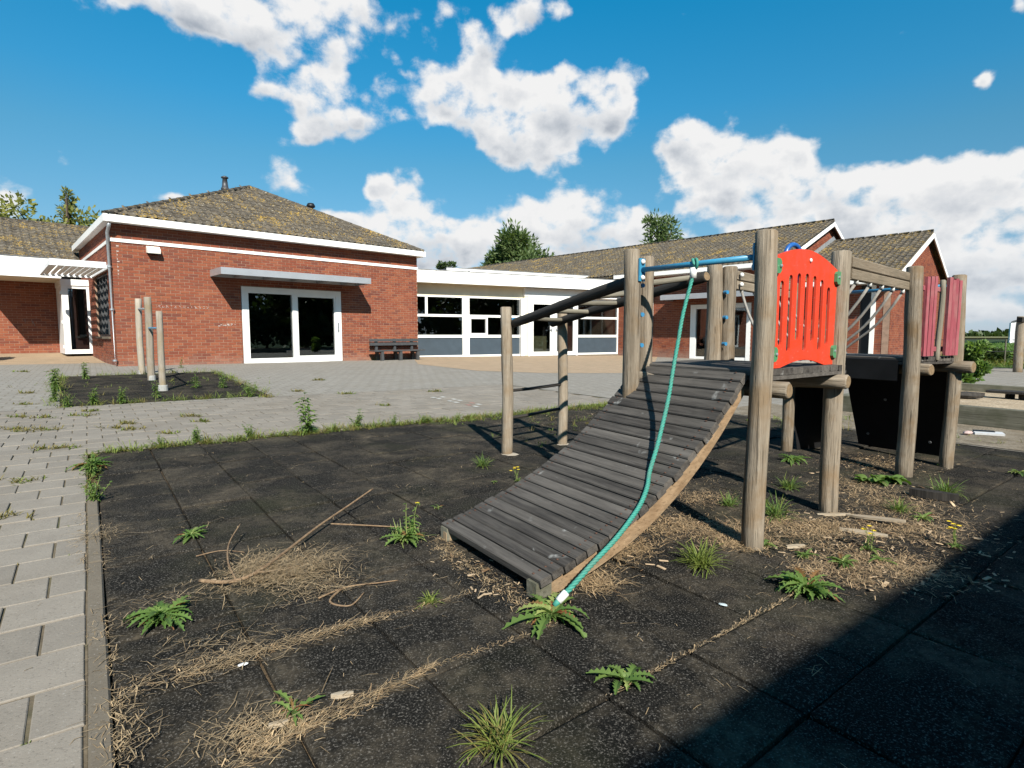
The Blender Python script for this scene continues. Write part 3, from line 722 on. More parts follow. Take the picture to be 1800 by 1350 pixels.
# sliding door
DZ0, DZ1 = .10, 2.635
mb = MB(); mb.box(3.43, 3.64, -.02, .12, DZ0, DZ1); mb.box(6.68, 6.88, -.02, .12, DZ0, DZ1); mb.box(3.64, 6.68, -.02, .12, DZ1 - .20, DZ1); mb.box(3.64, 6.68, -.02, .12, DZ0, DZ0 + .17)
sd = mb.build('sliding_door', WHITE_DOOR, bA, MA)
mb = MB(); mb.box(5.08, 5.22, -.03, .10, DZ0 + .17, DZ1 - .20); mb.build('door_post', WHITE_DOOR, sd, MA)
mb = MB(); frame_rect(mb, 5.225, 6.675, DZ0 + .172, DZ1 - .202, .055, -.008, .06); mb.build('sash', WHITE_DOOR, sd, MA)
for a, b_ in ((3.64, 5.08), (5.28, 6.62)):
    mb = MB(); mb.box(a, b_, .055, .07, DZ0 + .17, DZ1 - .20); mb.build('pane', GLASS, sd, MA)
mb = MB(); mb.box(6.74, 6.77, -.06, -.02, 1.22, 1.45); mb.box(6.725, 6.785, -.03, -.02, 1.15, 1.5); mb.build('handle', ZINC, sd, MA)
mb = MB(); mb.box(3.3, 7.0, -.08, -.01, .0, DZ0 - .004); mb.build('door_sill', KERB, sd, MA)
# flat canopy over the door: frame with louvre fins
mb = MB(); cz0, cz1 = 2.88, 3.085
mb.box(2.52, 7.50, -1.15, -1.10, cz0, cz1); mb.box(2.52, 2.57, -1.10, -.012, cz0, cz1); mb.box(7.45, 7.50, -1.10, -.012, cz0, cz1); mb.box(2.57, 7.45, -.06, -.012, cz0, cz1)
cn = mb.build('door_canopy', ALU, bA, MA)
mb = MB(); mb.box(2.57, 7.45, -1.10, -.06, cz0 + .07, cz0 + .09); mb.build('canopy_sheet', ALU, cn, MA)
for k in range(5):
    mb = MB(); x = 3.2 + k * .92; mb.box(x, x + .06, -1.09, -.07, cz0 + .0, cz0 + .068); mb.build('canopy_rib', ALU, cn, MA)
# wall light: a white wedge with a dark underside
mb = MB(); mb.prism([(.84, -.012, 3.64), (.84, -.09, 3.64), (.84, -.24, 3.52), (.84, -.22, 3.43), (.84, -.012, 3.46)], (.33, 0, 0)); wl = mb.build('wall_light', simple('ivory_plastic', (.76, .74, .66), .4, .04, 5), bA, MA)
mb = MB(); mb.box(.87, 1.14, -.19, -.03, 3.415, 3.428); mb.build('lens', BLACK, wl, MA)
# downpipe at the near corner
mb = MB(); mb.tube([(-.05, -.30, 4.15), (-.06, -.22, 4.05), (-.075, -.06, 3.93), (-.075, -.06, .14)], .045, 12); dp = mb.build('downpipe', ZINC, bA, MA, True)
for z in (.3, 1.75, 2.95): mb = MB(); mb.box(-.125, -.02, -.03, .0, z, z + .04); mb.tube([(-.075, -.06, z), (-.075, -.06, z + .05)], .053, 12); mb.build('pipe_clip', ZINC, dp, MA)
# window in the side wall, dark frames with four lights, under a slatted sunshade
mb = MB(); frame_rect(mb, .95, 3.67, 1.0, 2.95, .07, 0, .07); MS = MA @ Matrix(((0, 1, 0, 0), (1, 0, 0, 0), (0, 0, 1, 0), (0, 0, 0, 1)))
def side_box(mb, n0, n1, d0, d1, z0, z1): mb.box(d0, d1, n0, n1, z0, z1)
mb = MB()
for n0, n1, z0, z1 in ((.95, 1.02, 1.0, 2.95), (3.60, 3.67, 1.0, 2.95), (1.02, 3.60, 1.0, 1.07), (1.02, 3.60, 2.88, 2.95)): side_box(mb, n0, n1, .05, .12, z0, z1)
sw = mb.build('side_window', BLACK, bA, MA)
for n in (1.62, 2.27, 2.92): mb = MB(); side_box(mb, n, n + .06, .04, .12, 1.07, 2.88); mb.build('mullion', BENCH, sw, MA)
mb = MB(); side_box(mb, 1.02, 3.60, .085, .10, 1.07, 2.88); mb.build('pane', GLASS, sw, MA)
mb = MB(); side_box(mb, .9, 3.72, -.07, .05, .94, .998); mb.build('window_sill', KERB, sw, MA)
mb = MB(); side_box(mb, .05, .17, -1.38, -.13, 2.93, 3.10); side_box(mb, 3.72, 3.80, -1.38, -.01, 2.93, 3.05); side_box(mb, .17, 3.72, -1.38, -1.32, 2.95, 3.06); side_box(mb, .17, 3.72, -.07, -.02, 2.95, 3.06)
ss = mb.build('sunshade', simple('pale_powder_coat', (.66, .67, .68), .45, .05, 3), bA, MA)
for k in range(8):
    d = -1.27 + k * .152; mb = MB(); m = Matrix.Translation((d + .04, 0, 3.0)) @ Matrix.Rotation(rad(20), 4, 'Y'); mb.box(-.05, .05, .172, 3.718, -.008, .008, 0, m); mb.build('slat', WHITE, ss, MA)
# white chalk writing and paint marks on the front wall
def scribble(name, parent, mw, u, z, w, h, n, seed, mat, y=-.0135, th=.009):
    rr = random.Random(seed); mb = MB(); x = u
    for i in range(n):
        cw = w / n; k = rr.randint(2, 3)
        for _ in range(k):
            a = Vector((x + rr.uniform(0, cw * .7), 0, z + rr.uniform(0, h))); b_ = Vector((x + rr.uniform(0, cw * .8), 0, z + rr.uniform(0, h)))
            d = (b_ - a); 
            if d.length < h * .3: continue
            nn = Vector((-d.z, 0, d.x)).normalized() * th / 2
            mb.quad(*[(p.x, y, p.z) for p in (a - nn, b_ - nn, b_ + nn, a + nn)])
        x += cw
    return mb.build(name, mat, parent, mw)
CHALK = simple('white_chalk', (.60, .52, .48), .9, .3, 40)
scribble('chalk_writing', bA, MA, 1.05, 1.86, 1.42, .085, 13, 5, CHALK)
mb = MB(); 
for i in range(14):
    u = 2.9 + R.gauss(0, .12); z = 1.36 + R.gauss(0, .03); r_ = R.uniform(.008, .03); mb.box(u, u + r_ * 2.5, -.0145, -.0125, z, z + r_)
for i in range(8): z = 3.55 - i * .11 + R.uniform(-.03, .03); mb.box(.12, .12 + R.uniform(.02, .06), -.0145, -.0125, z, z + .03)
mb.build('paint_flecks', CHALK, bA, MA)


# ================================================================== LEFT WING
bL = empty('school_wing', A(-6, 7), 'low brick school wing left of the hipped schoolhouse with glazed white entrance', 'building', rotz=math.atan2(U.y, U.x))
mw = MA @ Matrix.Translation((-12.6, 7.0, 0))
brick_wall(bL, mw, 11.95, .15, 3.6, [])
mb = MB(); mb.box(-12.6, 3.5, 14.5, 14.7, .1, 3.6); mb.box(-12.6, -12.4, 7.25, 14.5, .1, 3.6); mb.build('wall', MORTAR, bL, MA)
e0, e1, ridge_n, ridge_z, ev_n, ev_z = -12.9, 3.2, 11.0, 5.62, 6.55, 3.60
mb = MB(); mb.add([(e0, ev_n, ev_z), (e1, ev_n, ev_z), (e1, ridge_n, ridge_z), (e0, ridge_n, ridge_z), (e0, 15.4, ev_z), (e1, 15.4, ev_z)], [(0, 1, 2, 3), (3, 2, 5, 4), (0, 3, 4), (1, 5, 2), (0, 4, 5, 1)])
rl_ = mb.build('roof', TILE, bL, MA)
sv = Vector((0, ridge_n - ev_n, ridge_z - ev_z)); roof_tiles(rl_, MA @ slope_frame((e0, ev_n, ev_z), (1, 0, 0), sv), e1 - e0, sv.length, lambda x, y: y < sv.length)
ridge_caps(rl_, MA, (e0, ridge_n, ridge_z + .06), (e1, ridge_n, ridge_z + .06), .4)
mb = MB(); x = -2.9
for a, b_ in ((-2.95, -1.82), (-1.812, -.80)): mb.box(a, b_, 4.5, 4.56, 2.93, 3.56)
pf = mb.build('porch_board', WHITE, bL, MA)
mb = MB(); mb.box(-2.95, -.80, 4.565, 6.99, 2.94, 3.52); mb.build('porch_roof', CREAM, bL, MA)
mb = MB(); mb.box(-2.97, -.78, 4.48, 6.6, 3.562, 3.59); mb.build('porch_felt', FELT, bL, MA)
mb = MB(); mb.box(-12.6, -2.97, 6.45, 6.5, 3.1, 3.58); mb.build('eaves_board', WHITE, bL, MA)
# glazed entrance standing forward to the corner of the schoolhouse
mb = MB(); mb.box(-.78, -.60, 5.08, 6.98, .40, 2.75); mb.box(-.60, -.09, 5.10, 5.17, .40, .55); mb.box(-.60, -.09, 5.10, 5.17, 2.65, 2.75); mb.box(-.80, -.012, 5.06, 6.98, 2.75, 2.96); mb.box(-.09, -.012, 5.09, 5.17, .40, 2.75)
gd = mb.build('glazed_door', WHITE_DOOR, bL, MA)
mb = MB(); mb.box(-.60, -.09, 5.125, 5.14, .55, 2.65); mb.build('pane', GLASS, gd, MA)
for z in (.6, 1.45, 2.45): mb = MB(); mb.box(-.82, -.78, 5.09, 5.16, z, z + .10); mb.build('hinge', WHITE_DOOR, gd, MA)
mb = MB(); mb.box(-.598, -.02, 6.2, 6.3, .3, 2.74); mb.build('entrance_wall', DARKIN, bL, MA)
scribble('chalk_letters', bL, MA, -1.85, 1.35, .75, .30, 3, 11, simple('grey_chalk', (.25, .19, .17), .9, .2, 20), y=6.986, th=.02)


# ================================================================== FLAT ROOFED LINK (B)
aB = rad(62.5); UB = Vector((math.sin(aB), math.cos(aB), 0)); BO = Vector((-4.194, 25.353, 0)); NB = Vector((-UB.y, UB.x, 0))
MBm = Matrix.Translation(BO) @ Matrix.Rotation(math.atan2(UB.y, UB.x), 4, 'Z')
bB = empty('link_building', BO, 'flat roofed white link building with tall windows between two tiled brick wings', 'building', rotz=math.atan2(UB.y, UB.x))
LB = 11.6; zB0 = -.02
mb = MB()
mb.box(-.6, LB + .2, -.62, -.57, 3.36, 3.90)
fb = mb.build('roof_edge', WHITE, bB, MBm)
for x in (.62, 4.35, 7.95, 10.9): mb = MB(); mb.box(x, x + .016, -.624, -.6195, 3.36, 3.90); mb.build('panel_joint', DARKMETAL, fb, MBm)
mb = MB(); mb.box(-.6, LB + 2.4, -.57, 6, 3.40, 3.88); mb.build('flat_roof', FELT, bB, MBm)
mb = MB(); mb.box(-.62, LB + .2, -.64, -.5, 3.902, 3.93); mb.build('roof_trim', LEAD, bB, MBm)
mb = MB(); mb.box(1.9, LB + 1.6, 1.4, 1.46, 3.88, 4.30); up = mb.build('upper_roof_edge', WHITE, bB, MBm)
mb = MB(); mb.box(1.9, LB + 1.6, 1.46, 6.5, 3.885, 4.28); mb.build('upper_roof', FELT, bB, MBm)
mb = MB(); mb.box(1.88, LB + 1.62, 1.38, 1.5, 4.302, 4.325); mb.build('roof_trim', LEAD, bB, MBm)
mb = MB(); lathe(mb, [(.05, 0), (.05, .06)], 10, (3.05, 0, 0)); m = Matrix.Translation((3.05, 1.4, 4.16)) @ Matrix.Rotation(rad(90), 4, 'X'); mb = MB(); lathe(mb, [(.045, 0), (.045, .05), (.02, .052)], 10); mb.build('overflow_spout', BLACK, bB, MBm @ m)
mb = MB(); mb.box(-.6, 5.33, -.02, .1, 2.84, 3.395); mb.box(-.6, 5.33, -.566, -.02, 3.365, 3.39); mb.build('header_panel', CREAM, bB, MBm)
mb = MB(); mb.box(5.34, LB, -.18, .1, 2.95, 3.36); mb.build('door_header', WHITE, bB, MBm)
mb = MB(); mb.box(-.6, LB, 4.4, 4.5, zB0, 3.35); mb.box(4.9, 5.0, .3, 4.4, zB0, 3.35); mb.box(8.3, 8.38, .6, 4.4, zB0, 3.35); mb.build('inner_wall', TANIN, bB, MBm)
mb = MB(); mb.box(-.6, LB, .12, 4.4, zB0 - .05, .05); mb.build('floor', TANIN, bB, MBm)
def bay(u0, u1, posts, has_top=True):
    """white window bay: top lights, middle lights, panel below"""
    fr = MB(); z = (.03, .12, .93, 1.06, 1.89, 2.0, 2.78, 2.84)
    for a, b_ in ((z[0], z[1]), (z[2], z[3]), (z[4], z[5]), (z[6], z[7])): fr.box(u0, u1, -.04, .06, a, b_)
    w = fr.build('window', WHITE_DOOR, bB, MBm)
    mb = MB(); mb.box(u0, u1, -.0, .03, z[1], z[2]); mb.build('spandrel_panel', PANEL, w, MBm)
    for a, b_ in ((z[3], z[4]), (z[5], z[6])): mb = MB(); mb.box(u0, u1, .005, .02, a, b_); mb.build('pane', GLASS, w, MBm)
    return w
w1 = bay(-.55, 2.10, 0)
mb = MB(); mb.box(.30, .41, -.045, .065, 2.0, 2.78); mb.build('mullion', WHITE_DOOR, w1, MBm)
mb = MB(); mb.box(2.10, 2.45, -.06, .1, .03, 2.84); mb.build('post', WHITE, bB, MBm)
w2 = bay(2.45, 5.13, 0)
mb = MB(); frame_rect(mb, 2.46, 3.36, 1.07, 1.88, .07, -.07, .0); mb.build('casement', WHITE_DOOR, w2, MBm)
mb = MB(); mb.box(3.30, 3.40, -.045, .065, 1.06, 1.89); mb.build('mullion', WHITE_DOOR, w2, MBm)
mb = MB(); mb.box(5.13, 5.34, -.2, .1, .03, 2.84); mb.build('post', WHITE, bB, MBm)
mb = MB(); mb.box(5.345, 5.53, -.16, .0, .03, 2.95); mb.build('post', CREAM, bB, MBm)
mb = MB(); mb.box(5.54, 8.46, -.2, -.12, 2.78, 2.948); mb.box(5.54, 5.62, -.2, -.12, .0, 2.78); mb.box(8.38, 8.46, -.2, -.12, .0, 2.78)
dd = mb.build('double_door', WHITE_DOOR, bB, MBm)
for a, b_ in ((5.63, 6.995), (7.005, 8.37)):
    fr = MB(); frame_rect(fr, a, b_, .02, 2.77, .2, -.19, -.13); lf = fr.build('door_leaf', WHITE_DOOR, dd, MBm)
    mb = MB(); mb.box(a + .2, b_ - .2, -.165, -.15, .22, 2.57); mb.build('pane', GLASS, dd, MBm)
    hx = b_ - .14 if a < 6 else a + .10
    mb = MB(); mb.box(hx, hx + .05, -.22, -.19, 1.2, 1.4); mb.box(hx - (.12 if a < 6 else -.05), hx + (.05 if a < 6 else .17), -.25, -.22, 1.30, 1.335); mb.build('handle', ZINC, dd, MBm)
w3 = bay(8.47, 11.10, 0)
mb = MB(); mb.box(11.10, 11.24, -.06, .1, .03, 2.84); mb.build('post', WHITE, bB, MBm)
mb = MB(); mb.box(8.47, 11.24, -.02, .1, 2.842, 2.948); mb.build('header_panel', WHITE, bB, MBm)
brick_wall(bB, MBm @ Matrix.Translation((11.25, -.05, 0)), .6, -.15, 2.94, [])
mb = MB(); mb.box(-.6, 11.3, -.09, .1, -.12, .028); mb.build('plinth', KERB, bB, MBm)
# things to be seen through the glass
o = MB(); o.box(6.05, 6.85, .25, .7, .06, 1.0); cb = o.build('cupboard', PINE, None, MBm); tag(cb, 'pale wooden cupboard just inside the glazed double door', 'cupboard')
o = MB(); o.box(-.4, 1.0, 1.4, 1.9, .95, 1.10); o.box(-.35, -.25, 1.45, 1.85, .05, .95); o.box(.85, .95, 1.45, 1.85, .05, .95); tag(o.build('table', PINE, None, MBm), 'pale table top seen through the window beside the bench', 'table')


# ================================================================== RIGHT WING (C) with its lower end
aC = rad(135.5); UC = Vector((math.sin(aC), math.cos(aC), 0)); CO = Vector((7.322, 28.858, 0)); NC = Vector((-UC.y, UC.x, 0))
MC = Matrix.Translation(CO) @ Matrix.Rotation(math.atan2(UC.y, UC.x), 4, 'Z')
bC = empty('long_wing', CO, 'long brick wing with low pitched lichen covered roof behind the climbing frame', 'building', rotz=math.atan2(UC.y, UC.x))
ze = 4.12; RZ, RN = 6.72, 6.0; T0, T1 = -24.0, 6.1
brick_wall(bC, MC @ Matrix.Translation((-2.55, 0, 0)), T1 + 2.55, -.35, 4.1, [(1.95 + 2.55, 4.9 + 2.55, -.3, 2.52)])
mb = MB(); mb.box(T0, T1 - .26, 11.8, 12.0, -.4, 4.1); mb.box(T0, T0 + .2, .3, 11.8, -.4, 4.1); mb.box(T0 + .2, -2.6, .02, .22, -.4, 4.1); mb.build('wall', MORTAR, bC, MC)
def gable_top(zlow, zr, nr, half):
    def f(z):
        if z <= zlow: return 0.0, 2 * nr
        k = (z - zlow) / (zr - zlow); return nr * k, 2 * nr - nr * k
    return f
def gable(parent, t, zlow, zr, nr, z0):
    """end wall facing +t, bricks cut to the roof slope"""
    m = MC @ Matrix.Translation((t, 0, 0)) @ Matrix.Rotation(math.pi / 2, 4, 'Z')
    mb = MB(); mb.prism([(0, 0, z0), (2 * nr, 0, z0), (2 * nr, 0, zlow), (nr, 0, zr), (0, 0, zlow)], (0, .24, 0)); wl = mb.build('gable_wall', MORTAR, parent, m)
    f = gable_top(zlow, zr, nr, nr); m2 = MB(); bh, bl, j = .0876, .258, .012; i = 0; z = z0
    while z < zr - .1:
        lo, hi = f(z + bh); u = lo - (i % 2) * bl / 2
        while u < hi:
            a = max(u, lo); b_ = min(u + bl - j, hi)
            if b_ - a > .02:
                y = -.008 + R.uniform(-.003, .003); c, d = z, z + bh - j
                m2.add([(a, y, c), (b_, y, c), (b_, y, d), (a, y, d), (a, .01, c), (b_, .01, c), (b_, .01, d), (a, .01, d)], [(0, 1, 2, 3), (0, 4, 5, 1), (1, 5, 6, 2), (2, 6, 7, 3), (3, 7, 4, 0)])
            u += bl
        z += bh; i += 1
    m2.build('brickwork', BRICK, wl, m, kind='stuff'); return wl
gable(bC, T1, 4.32, 6.60, 6.0, -.4)
sl = (RZ - ze) / (RN + .8)
def pitched(parent, t0, t1, zr, nr, n_eave, slope, single=0):
    zl = zr - slope * (nr - n_eave); mb = MB(); nb = 2 * nr - n_eave
    mb.add([(t0, n_eave, zl), (t1, n_eave, zl), (t1, nr, zr), (t0, nr, zr), (t0, nb, zl), (t1, nb, zl)] + [(t0, n_eave, zl - .1), (t1, n_eave, zl - .1), (t1, nr, zr - .1), (t0, nr, zr - .1), (t0, nb, zl - .1), (t1, nb, zl - .1)],
           [(0, 1, 2, 3), (3, 2, 5, 4), (7, 6, 9, 8), (8, 9, 10, 11), (0, 6, 7, 1), (4, 5, 11, 10), (1, 7, 8, 2), (2, 8, 11, 5), (0, 3, 9, 6), (3, 4, 10, 9)])
    rf = mb.build('roof', TILE, parent, MC); sv = Vector((0, nr - n_eave, zr - zl))
    roof_tiles(rf, MC @ slope_frame((t0, n_eave, zl), (1, 0, 0), sv), t1 - t0, sv.length, lambda x, y: y < sv.length - .05, single)
    ridge_caps(rf, MC, (t1, nr, zr + .07), (max(t0, t1 - 26), nr, zr + .07), .42, .1)
    return rf, zl
rfC, zlC = pitched(bC, T0, T1 + .25, RZ, RN, -.8, sl)
mb = MB(); mb.box(-2.0, T1 + .2, -.86, -.80, zlC - .16, zlC + .03); mb.box(-2.0, T1, -.80, -.0, zlC - .15, zlC - .12); mb.build('eaves_board', WHITE, bC, MC)
def barge(parent, t, zr, nr, n_eave, slope, name='verge_board', h=.20):
    zl = zr - slope * (nr - n_eave); mb = MB(); nb = 2 * nr - n_eave; z1 = -.06
    mb.prism([(t, n_eave, zl + z1 - h), (t, nr, zr + z1 - h), (t, nr, zr + z1), (t, n_eave, zl + z1)], (.05, 0, 0)); mb.prism([(t, nr, zr + z1 - h), (t, nb, zl + z1 - h), (t, nb, zl + z1), (t, nr, zr + z1)], (.05, 0, 0)); mb.build(name, WHITE, parent, MC)
barge(bC, T1 + .25, RZ, RN, -.8, sl)
mb = MB(); mb.tube([(-.13, -.06, 4.0), (-.13, -.06, -.05)], .045, 10); mb.build('downpipe', WHITE, bC, MC, True)
# entrance under a flat canopy
mb = MB(); mb.box(1.96, 2.24, -.02, .14, -.12, 2.5); mb.box(4.70, 4.89, -.02, .14, -.12, 2.5); mb.box(2.24, 4.70, -.02, .14, 2.30, 2.5); mb.box(3.36, 3.62, -.02, .14, -.12, 2.30); mb.box(2.24, 3.36, -.0, .12, -.12, .02); mb.box(3.62, 4.70, -.0, .12, -.12, .02)
dC = mb.build('glazed_door', WHITE_DOOR, bC, MC)
for a, b_ in ((2.24, 3.36), (3.62, 4.70)): mb = MB(); mb.box(a, b_, .05, .065, .02, 2.30); mb.build('pane', GLASS, dC, MC)
mb = MB(); mb.box(.95, 6.0, -1.15, -1.10, 2.73, 2.97); mb.box(.95, 1.0, -1.10, -.012, 2.73, 2.97); mb.box(5.95, 6.0, -1.10, -.012, 2.73, 2.97); cC = mb.build('door_canopy', ALU, bC, MC)
mb = MB(); mb.box(1.0, 5.95, -1.10, -.012, 2.82, 2.84); mb.build('canopy_sheet', ALU, cC, MC)
mb = MB(); mb.box(-2.4, T1 - .3, 3.0, 3.1, -.3, 4.0); mb.build('inner_wall', DARKIN, bC, MC); mb = MB(); mb.box(-2.4, T1 - .3, .25, 3.0, -.3, -.2); mb.build('floor', DARKIN, bC, MC)
# lower end
bD = empty('end_annexe', CO + UC * 8, 'lower brick gabled annexe at the right end of the long wing', 'building', rotz=math.atan2(UC.y, UC.x))
D1 = 10.2; DRZ = 5.66; sD = .37
brick_wall(bD, MC @ Matrix.Translation((T1 + .012, .02, 0)), D1 - T1 - .012, -.4, 3.4, [(3.05, 3.45, -.4, 3.0)])
mb = MB(); mb.box(T1 + 3.06, T1 + 3.45, .10, .14, -.4, 3.0); wD = mb.build('dark_window', BLACK, bD, MC)
mb = MB(); mb.box(T1 + 3.455, T1 + 3.60, -.08, .05, -.4, 3.4); mb.build('white_post', WHITE, bD, MC)
gable(bD, D1, 3.47, 5.54, 6.0, -.4)
mb = MB(); mb.box(T1, D1 - .26, 11.8, 12.0, -.4, 3.4); mb.build('wall', MORTAR, bD, MC)
rfD, zlD = pitched(bD, T1 + .26, D1 + .22, DRZ, RN, -.75, sD, single=150)
barge(bD, D1 + .22, DRZ, RN, -.75, sD)
mb = MB(); mb.box(T1 + .3, D1 + .2, -.81, -.755, zlD - .16, zlD + .02); mb.box(T1 + .3, D1 + .2, -.755, .0, zlD - .15, zlD - .12); mb.build('eaves_board', WHITE, bD, MC)
mb = MB(); k = 14
for i in range(k):
    n0 = RN - 4.4 + i * .4; mb.prism([(T1 + .262, n0, DRZ - sD * abs(RN - n0) + .05), (T1 + .262, n0 + .39, DRZ - sD * abs(RN - n0 - .39) + .05), (T1 + .262, n0 + .39, DRZ - sD * abs(RN - n0 - .39) + .30), (T1 + .262, n0, DRZ - sD * abs(RN - n0) + .30)], (.015, 0, 0))
mb.build('flashing', LEAD, bD, MC)

# wing behind the photographer, whose eaves throw the big shadow over the right of the yard
hS = 4.4; bE0 = .845 - hS / math.tan(rad(SUN_EL)) * math.cos(rad(22))
bS = empty('shading_wing', grid(5, bE0 - 3), 'flat roofed school wing behind the photographer throwing the big shadow', 'building')
gE = Matrix.Translation(grid(-1.4, bE0 + .045)) @ Matrix.Rotation(rad(35.92), 4, 'Z')
mb = MB(); mb.box(0, 15, -6, -.4, -.3, hS - .35); mb.build('wall', MORTAR, bS, gE)
mb = MB(); mb.box(-.3, 15.3, -6.3, 0, hS - .35, hS); mb.build('roof_edge', WHITE, bS, gE)


# ================================================================== CLIMBING FRAME
cf = empty('playground_climber', (1.9, 3.4, gz(1.9)), 'wooden playground climbing frame with curved plank ramp, red panel and rope bridge', 'climbing frame')
def G(x, y): return Vector((x, y, gz(x)))
pF, pP2, pT, pR = G(1.208, 2.717), G(1.903, 3.297), G(.70, 3.32), G(1.395, 3.90)
pP3, pP4, pBL, pBR = G(3.013, 4.235), G(3.582, 4.54), G(2.54, 5.12), G(3.11, 5.42)
pL1, pL2 = G(-.045, 4.845), G(.481, 5.309)
def post(p, top, r=.052, r1=None, nm='post', seed=None, zb=-.05):
    return log(nm, p + Vector((0, 0, zb)), Vector((p.x, p.y, top)), r, r1 or r * .94, None, cf, seed)
post(pF, 1.545, .054, seed=1); post(pP2, 1.535, .053, seed=2); post(pT, 1.545, .052, seed=3); post(pR, 1.53, .055, seed=4, zb=.72)
post(G(.815, 3.425), 1.52, .048, seed=5); post(pR + Vector((.105, .02, 0)), 1.52, .054, seed=6, zb=.72); post(pP2 + Vector((.05, .19, 0)), 1.50, .045, seed=16, zb=.86)
post(pP3, 1.56, .060, seed=7); post(pP4, 1.53, .050, seed=8); post(pBL, 1.52, .05, seed=9); post(pBR, 1.52, .05, seed=10)
post(pL1, 1.29, .050, .046, seed=11); post(pL2, 1.30, .050, .046, seed=12)
ZD = .88
def poly_deck(A_, B_, C_, D_, n, z, name='deck'):
    """planks laid between the edges A-B and D-C, one after the other from A-D to B-C"""
    mb = MB(); mb.prism([(p.x, p.y, z - .055) for p in (A_, B_, C_, D_)], (0, 0, .02)); dk = mb.build(name, DECKWOOD, cf)
    for i in range(n):
        a = A_.lerp(B_, (i + .5) / n); d = D_.lerp(C_, (i + .5) / n); w = (B_ - A_).length / n - .006
        beam('deck_plank', (a.x, a.y, z - .017 + R.uniform(-.003, .003)), (d.x, d.y, z - .017), w, .034, DECKWOOD, dk)
    return dk
eo = (pP2 - pF).normalized(); po = Vector((-eo.y, eo.x, 0))
dA, dB, dC2, dD = Vector((1.150, 2.762, 0)) + eo * .012 - po * .075, pP2 + eo * .03 - po * .05, pR + eo * .03 + po * .05, Vector((.772, 3.47, 0)) + eo * .012 + po * .0
poly_deck(dA, dB, dC2, dD, 9, ZD)
poly_deck(pP3 - Vector((.03, .02, 0)), pP4 + Vector((.04, -.0, 0)), pBR + Vector((.03, .02, 0)), pBL, 6, ZD)
# round bearers whose ends stick out under the decks
for a, b in ((pF + eo * .10, pT + eo * .10), (pP2 - eo * .07, pR - eo * .07)):
    d = (b - a).normalized(); log('bearer', (a.x - d.x * .10, a.y - d.y * .10, ZD - .095), (b.x + d.x * .08, b.y + d.y * .08, ZD - .095), .042, .042, None, cf)
e2_ = (pP4 - pP3).normalized()
for a, b in ((pP3 + e2_ * .115, pBL + e2_ * .10), (pP4 - e2_ * .01 + Vector((.02, -.05, 0)), pBR - e2_ * .02)):
    d = (b - a).normalized(); log('bearer', (a.x - d.x * .09, a.y - d.y * .09, ZD - .09), (b.x + d.x * .08, b.y + d.y * .08, ZD - .09), .046, .046, None, cf)

# curved ramp of planks
bl, br, tl, tr = Vector((-.363, 2.784, 0)), Vector((.10, 2.114, 0)), Vector((.772, 3.47, 0)), Vector((1.150, 2.762, 0))
PROF = [(-.02, .092), (.05, .112), (.12, .138), (.25, .193), (.37, .256), (.48, .322), (.60, .412), (.72, .522), (.80, .608), (.90, .728), (.965, .822), (1.0, .880)]
def prof(s):
    for (a, za), (b, zb) in zip(PROF, PROF[1:]):
        if s <= b: return za + (zb - za) * (s - a) / (b - a)
    return PROF[-1][1]
_zs = [sum(prof(max(-.02, min(1, i / 80 + k * .02))) for k in (-1, 0, 1)) / 3 for i in range(81)]
def sprof(s):
    s = max(0, min(1, s)) * 80; i = min(79, int(s)); return _zs[i] + (_zs[i + 1] - _zs[i]) * (s - i)
def ramp_pt(s, t, dz=0.0):
    p = bl.lerp(tl, s).lerp(br.lerp(tr, s), t); p.z = sprof(s) + dz; return p
# equal plank widths along the curve
NPL = 24; arc = [0.0]
for i in range(1, 201): arc.append(arc[-1] + (ramp_pt(i / 200, .5) - ramp_pt((i - 1) / 200, .5)).length)
def s_of(l):
    for i in range(1, 201):
        if arc[i] >= l: return (i - 1 + (l - arc[i - 1]) / (arc[i] - arc[i - 1])) / 200
    return 1.0
mb = MB(); pts = [i / 16 for i in range(17)]
def stringer(t0, t1):
    mb = MB(); poly = []
    up = []; lo = []
    for s in pts:
        p = ramp_pt(s, t0); up.append((p.x, p.y, p.z - .036))
        q = ramp_pt(s, t0); lo.append((q.x + .02 * s, q.y, max(gz(q.x) - .0 if s < .1 else -1, q.z - .036 - .075 - .03 * math.sin(s * 3.1))))
    a = ramp_pt(.5, t0); b = ramp_pt(.5, t1); mb.prism(up + lo[::-1], (b.x - a.x, b.y - a.y, 0)); return mb
rampm = stringer(.02, .075); ramp_o = rampm.build('ramp', STRINGER, cf)
stringer(.915, .97).build('stringer', STRINGER, ramp_o)
